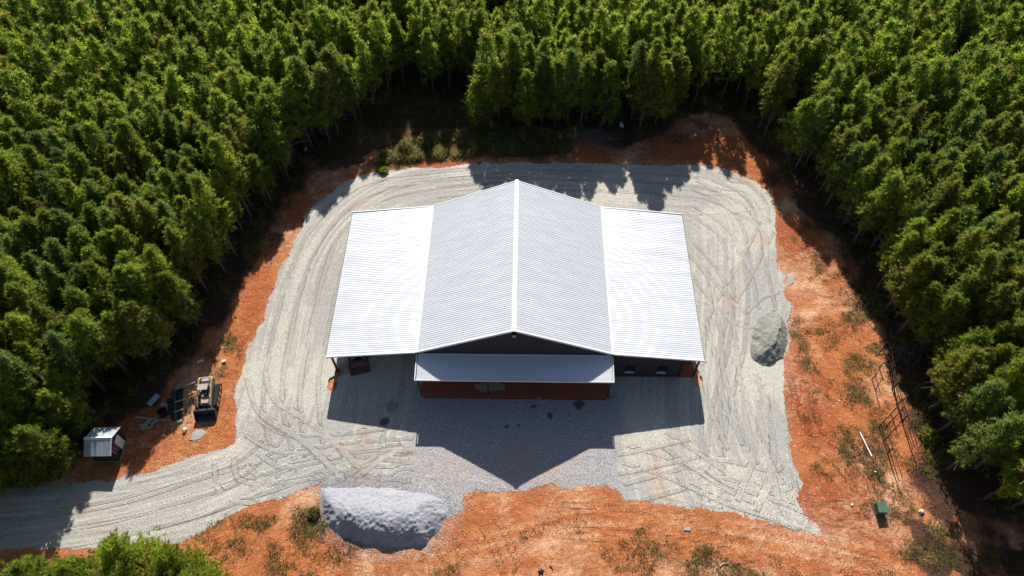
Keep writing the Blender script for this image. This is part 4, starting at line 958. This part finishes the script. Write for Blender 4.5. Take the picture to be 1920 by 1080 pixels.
# bottom-left corner trees placed by their tops
FIX = []
for (u, v) in ((215, 1035), (300, 1043), (120, 1062), (30, 1070), (255, 1100), (170, 1120), (70, 1135), (-50, 1090), (340, 1075)):
    x, y = un(u, v, 10.0); FIX.append([x, y, .5, True, 50, u, v])
for (u, v) in ((138, 876), (85, 892), (30, 902), (168, 806), (-20, 890), (898, 240), (935, 230), (988, 240), (1040, 230), (1088, 238), (1132, 232), (1182, 226), (1228, 232), (1262, 220), (1012, 214), (1110, 212), (960, 212)):
    x, y = un(u, v); sites.append([x, y, .6, True, 52 if v > 500 else 53, *proj(x, y, 10.5)[:2]])
sites = [s for s in sites if not (s[1] < -20 and any(math.hypot(s[0]-f[0], s[1]-f[1]) < 2.2 for f in FIX))]
vis = sorted([s for s in sites if s[3]], key=lambda s: (s[4]-(6 if s[2] < 4 else 0)))
nfix = len(FIX); single = FIX+vis[:300-nfix]; rest = vis[300-nfix:]+[s for s in sites if not s[3]]
print('TREES visible', len(vis), 'fixed', nfix, 'rest', len(rest))
ORD = ['first', 'second', 'third', 'fourth', 'fifth', 'sixth', 'seventh', 'eighth', 'ninth', 'tenth', 'eleventh', 'twelfth', 'thirteenth', 'fourteenth', 'fifteenth', 'sixteenth', 'seventeenth', 'eighteenth', 'nineteenth', 'twentieth']
def ordn(k):
    if k < 20: return ORD[k]
    return {2: 'twenty', 3: 'thirty', 4: 'forty'}[(k+1)//10]+('-'+ORD[(k+1) % 10-1] if (k+1) % 10 else 'th')
# rim trees get their own place along the rim
rim = [s for s in single[nfix:] if s[2] < 2.6]
def region(s):
    if s[5] < 560 and s[6] > 130: return 'left'
    if s[5] > 1400 and s[6] > 130: return 'right'
    return 'back'
lab = {}
for rg, key, txt in (('left', lambda s: -s[6], 'counting up the left rim of the clearing from the lane'), ('back', lambda s: s[5], 'counting left to right along the rim behind the building'), ('right', lambda s: s[6], 'counting down the right rim of the clearing')):
    for k, s in enumerate(sorted([s for s in rim if region(s) == rg], key=key)): lab[id(s)] = '%s rim pine %s' % ('%s', ordn(k)+' '+txt)
def pine(s, idx):
    rimt = s[2] < 2.6
    v = VAR[8+rr.randrange(2)] if idx < nfix or s[4] == 52 or (s[4] == 53 and rr.random() < .55) else VAR[10+rr.randrange(2)] if rimt and rr.random() < .5 else VAR[rr.randrange(8)]
    tn = TINT[v['tint']]
    if idx < nfix:
        l = ['bright green pine top, highest one in the bottom left corner group', 'bright green pine top at the right end of the bottom left corner group', 'pine top left of centre in the bottom left corner group', 'leftmost pine top in the bottom left corner group'][idx] if idx < 4 else 'pine at the bottom left corner, mostly cut off by the picture edge'
        gp = 'pines in the bottom left corner'
    elif id(s) in lab: l = lab[id(s)] % tn; l = l.replace('olive, brown-flecked', 'brown-flecked'); gp = 'pines along the clearing rim'
    else:
        rg = {'left': 'left of the metal building', 'right': 'right of the metal building', 'back': 'behind the metal building'}[region(s)]
        dep = 'just behind the rim row' if s[2] < 6 else 'deep inside the stand'
        l = '%s pine %s in the plantation %s' % (tn.replace('olive, brown-flecked', 'brown-flecked'), dep, rg); gp = '%s pines %s %s' % (tn.replace('olive, ', ''), dep, rg)
    sc = rr.uniform(.84, 1.14)*(.8 if -20 < s[0] < -5 and 0 < s[1] < 46 else 1)
    r = empty('pine_tree', (s[0], s[1], gz(s[0], s[1])-.05), rr.uniform(0, 6.28), l, 'pine tree', gp)
    r.scale = (sc*rr.uniform(.92, 1.1), sc*rr.uniform(.92, 1.1), sc)
    for nm in ('trunk', 'crown', 'dead'):
        if nm == 'dead' and s[2] > 7: continue
        o = bpy.data.objects.new({'dead': 'dead_branches'}.get(nm, nm), v[nm]); C.objects.link(o); o.parent = r
for i, s in enumerate(single): pine(s, i)
# the remaining trees of the plantation, one mass
LOW = []
for i in range(6):
    rng = np.random.default_rng(500+i); H = rng.uniform(9.0, 10.8); R = rng.uniform(1.4, 1.85)
    LOW.append(crown_np(rng, H, R, 40, 11, 8, .11, .56, (0, 0)))
    VAR_T = None
Vs = []; Fs = []; Ts = []; b = 0
tr_low = MB(); 
for k in range(2): pass
for s in rest:
    V0, F0, T0 = LOW[rr.randrange(6)]; a = rr.uniform(0, 6.28); sc = rr.uniform(.88, 1.14); ca, sa = math.cos(a)*sc, math.sin(a)*sc
    V1 = np.stack([V0[:, 0]*ca-V0[:, 1]*sa+s[0], V0[:, 0]*sa+V0[:, 1]*ca+s[1], V0[:, 2]*sc], 1)
    Vs.append(V1); Fs.append(F0+b); Ts.append(np.where(T0 < .94, np.clip(T0+rr.gauss(0, .12), 0, .93), T0)); b += len(V1)
me = np_mesh('pine_forest', np.concatenate(Vs), np.concatenate(Fs), None, dict(tone=np.concatenate(Ts)))
fo = tag(link('pine_forest', me, LEAF[0]), 'continuous mass of green pine crowns filling the far and outer plantation', 'forest', None, 'stuff')
tr_low = MB()
for s in rest: tr_low.tube([(s[0], s[1], -.1), (s[0], s[1], 9.4)], [.14, .04], 4, False)
tr_low.build('trunks', M['bark'], fo)['kind'] = 'stuff'

# ------------------------------------------------------------------ weeds, scrub and litter
X, Y, gr = GRASSMASK
def tufts(name, pts, h, w, nb, mat, label, cat, seed, spread=.12):
    rng = np.random.default_rng(seed); pts = np.asarray(pts); B = np.repeat(pts, nb, 0)+np.concatenate([rng.normal(0, spread, (len(pts)*nb, 2)), np.zeros((len(pts)*nb, 1))], 1)
    n = len(B); d = rng.normal(0, .45, (n, 3)); d[:, 2] = np.abs(rng.normal(.7, .25, n)); d /= np.linalg.norm(d, axis=1, keepdims=True)
    s = np.cross(d, rng.normal(0, 1, (n, 3))); s /= np.linalg.norm(s, axis=1, keepdims=True); l = h*rng.uniform(.4, 1.2, (n, 1))
    p0 = B-s*w*.5; p1 = B+s*w*.5; p2 = B+d*l
    V = np.stack([p0, p1, p2], 1).reshape(-1, 3); T = np.repeat(rng.random(len(pts)), nb)
    o = link(name, np_mesh(name, V, np.arange(len(V)).reshape(-1, 3), None, dict(tone=T)), mat); return tag(o, label, cat, None, 'stuff')
rng = np.random.default_rng(77)
ok = (X > -56) & (X < 56) & (Y > -22) & (Y < 48)
w = (np.clip(gr, 0, 1)**1.5*ok).ravel(); w /= w.sum()
ii = rng.choice(len(w), 9000, p=w); P = np.stack([X.ravel()[ii]+rng.uniform(-.12, .12, len(ii)), Y.ravel()[ii]+rng.uniform(-.12, .12, len(ii)), ground_h(X.ravel()[ii], Y.ravel()[ii])], 1)
tufts('weeds', P, .26, .05, 6, GRASS, 'low patchy weeds and dry grass over the red clay', 'weeds', 1)
# taller green growth behind the building
def inpoly(pts, n, seed):
    q = px(pts); rng = np.random.default_rng(seed); x = rng.uniform(min(a[0] for a in q), max(a[0] for a in q), n*4); y = rng.uniform(min(a[1] for a in q), max(a[1] for a in q), n*4)
    k = inside(x, y, q) & (fbm(x, y, .7, seed, 3) > .44); x = x[k][:n]; y = y[k][:n]
    return np.stack([x, y, ground_h(x, y)], 1)
P = inpoly([(700, 298), (760, 268), (890, 240), (1000, 245), (1070, 262), (1070, 285), (900, 292), (800, 298), (720, 306)], 5000, 31)
tufts('undergrowth', P, .85, .09, 9, GRASS, 'knee-high green undergrowth between the rear pines and the gravel', 'undergrowth', 2, .22)
# litter on the forest floor near the rim
lm = (CLs < 2.5) & (CLs > -7) & ok & (litter > .3)
jj = rng.choice(np.flatnonzero(lm.ravel()), 16000); P = np.stack([X.ravel()[jj]+rng.uniform(-.1, .1, len(jj)), Y.ravel()[jj]+rng.uniform(-.1, .1, len(jj)), ground_h(X.ravel()[jj], Y.ravel()[jj])], 1)
tufts('forest_litter', P, .28, .05, 5, LITTER, 'brown leaf and twig litter on the forest floor', 'leaf litter', 3, .25)
bm_ = (gr > .2) & ok; jj = rng.choice(np.flatnonzero(bm_.ravel()), 9000); P = np.stack([X.ravel()[jj]+rng.uniform(-.1, .1, len(jj)), Y.ravel()[jj]+rng.uniform(-.1, .1, len(jj)), ground_h(X.ravel()[jj], Y.ravel()[jj])], 1)
tufts('dry_stubble', P, .2, .035, 5, LITTER, 'brown dry stubble mixed with the weeds on the clay', 'stubble', 5, .2)
um = (CLs < .6) & (CLs > -5.5) & ok; jj = rng.choice(np.flatnonzero(um.ravel()), 5000); P = np.stack([X.ravel()[jj], Y.ravel()[jj], ground_h(X.ravel()[jj], Y.ravel()[jj])], 1)
P = P[fbm(P[:, 0], P[:, 1], .5, 333, 3) > .48]
tufts('understory', P, 1.1, .06, 9, LEAF[3], 'shaded knee-high understory between the rim trunks', 'undergrowth', 6, .25)
tufts('understory_twigs', P[::2]+np.array([.4, .3, 0]), 1.6, .035, 7, LITTER, 'bare brown twigs standing among the rim trunks', 'twigs', 7, .35)
P = inpoly([(600, 300), (690, 285), (880, 225), (880, 185), (720, 185), (590, 250)], 900, 41)
tufts('understory', P, .8, .05, 10, GRASS, 'dark green understory in the gap behind the left lean-to', 'undergrowth', 8, .3)
# shrubs
def shrub(pxy, h, r, label, mat, seed):
    x, y = un(*pxy); rng = np.random.default_rng(seed); n = int(220*r); q = rng.normal(0, 1, (n, 3)); q /= np.linalg.norm(q, axis=1, keepdims=True); q *= rng.uniform(.35, 1, (n, 1))**.6
    cen = np.stack([q[:, 0]*r, q[:, 1]*r, np.abs(q[:, 2])*h*.8+.15], 1); B = np.repeat(cen, 8, 0); d = rng.normal(0, .6, B.shape); d[:, 2] += .5; d /= np.linalg.norm(d, axis=1, keepdims=True)
    s = np.cross(d, rng.normal(0, 1, B.shape)); s /= np.linalg.norm(s, axis=1, keepdims=True); p0 = B-s*.05; p1 = B+s*.05; p2 = B+d*.24
    V = np.stack([p0, p1, p2], 1).reshape(-1, 3); R_ = empty('shrub', (x, y, gz(x, y)), 0, label, 'shrub')
    link('foliage', np_mesh('foliage', V, np.arange(len(V)).reshape(-1, 3), None, dict(tone=np.repeat(rng.random(n)*.9, 8))), mat, R_)
    t = MB()
    for k in range(7): a = k*.9; t.tube([(0, 0, -.05), (math.cos(a)*r*.6, math.sin(a)*r*.6, h*.7)], [.03, .01], 4)
    t.build('stems', M['deadwood'], R_)
shrub((760, 285), 1.5, 1.1, 'leftmost rounded light green shrub in the weeds behind the left lean-to', GRASS, 1)
shrub((800, 272), 1.8, 1.3, 'tallest light green shrub in the sunny weeds behind the left lean-to', GRASS, 2)
shrub((980, 268), 2.2, .7, 'narrow upright shrub straight behind the roof ridge', GRASS, 3)
shrub((1025, 262), 1.3, 1.2, 'dark green shrub in the shade left of the brush pile', LEAF[0], 4)
shrub((925, 268), 1.2, 1.3, 'wide dark green shrub in the shade left of the narrow upright one', LEAF[0], 5)
shrub((590, 962), .32, .55, 'low green bush touching the left side of the blue-grey stone heap', GRASS, 6)
shrub((720, 322), .5, .6, 'small dark green bush at the rear left gravel edge', LEAF[0], 7)
shrub((1740, 820), 1.1, .9, 'grey-green bush at the lower end of the brown rail fence', LEAF[3], 8)

# ------------------------------------------------------------------ light, sky, camera
w = bpy.data.worlds.new('World'); bpy.context.scene.world = w; w.use_nodes = True; t = w.node_tree; t.nodes.clear()
sky = t.nodes.new('ShaderNodeTexSky'); sky.sky_type = 'NISHITA'; sky.sun_disc = False; sky.sun_elevation = math.atan(1/1.277); sky.sun_rotation = math.radians(-1.5)
bg = t.nodes.new('ShaderNodeBackground'); bg.inputs[1].default_value = .058; ow = t.nodes.new('ShaderNodeOutputWorld')
t.links.new(sky.outputs[0], bg.inputs[0]); t.links.new(bg.outputs[0], ow.inputs[0])
sl_ = bpy.data.lights.new('sun', 'SUN'); sl_.energy = 4.6; sl_.angle = math.radians(.53); sl_.color = (1, .955, .89)
so = bpy.data.objects.new('sun', sl_); C.objects.link(so); so.rotation_euler = Vector((.034, -1.277, -1)).to_track_quat('-Z', 'Y').to_euler(); so.location = (0, 60, 60)
cd = bpy.data.cameras.new('camera'); co = bpy.data.objects.new('camera', cd); C.objects.link(co); bpy.context.scene.camera = co
cd.sensor_width = 36; cd.lens = CAM['f']/1920*36; cd.clip_end = 6000; cd.clip_start = .5
r_a, u_a, f_a = AX
co.matrix_world = Matrix(((r_a[0], u_a[0], -f_a[0], CP[0]), (r_a[1], u_a[1], -f_a[1], CP[1]), (r_a[2], u_a[2], -f_a[2], CP[2]), (0, 0, 0, 1)))
sc = bpy.context.scene
sc.view_settings.view_transform = 'Standard'; sc.view_settings.look = 'None'; sc.view_settings.gamma = 1; sc.view_settings.exposure = .62
sc.cycles.transparent_max_bounces = 16; sc.cycles.max_bounces = 6; sc.cycles.diffuse_bounces = 3
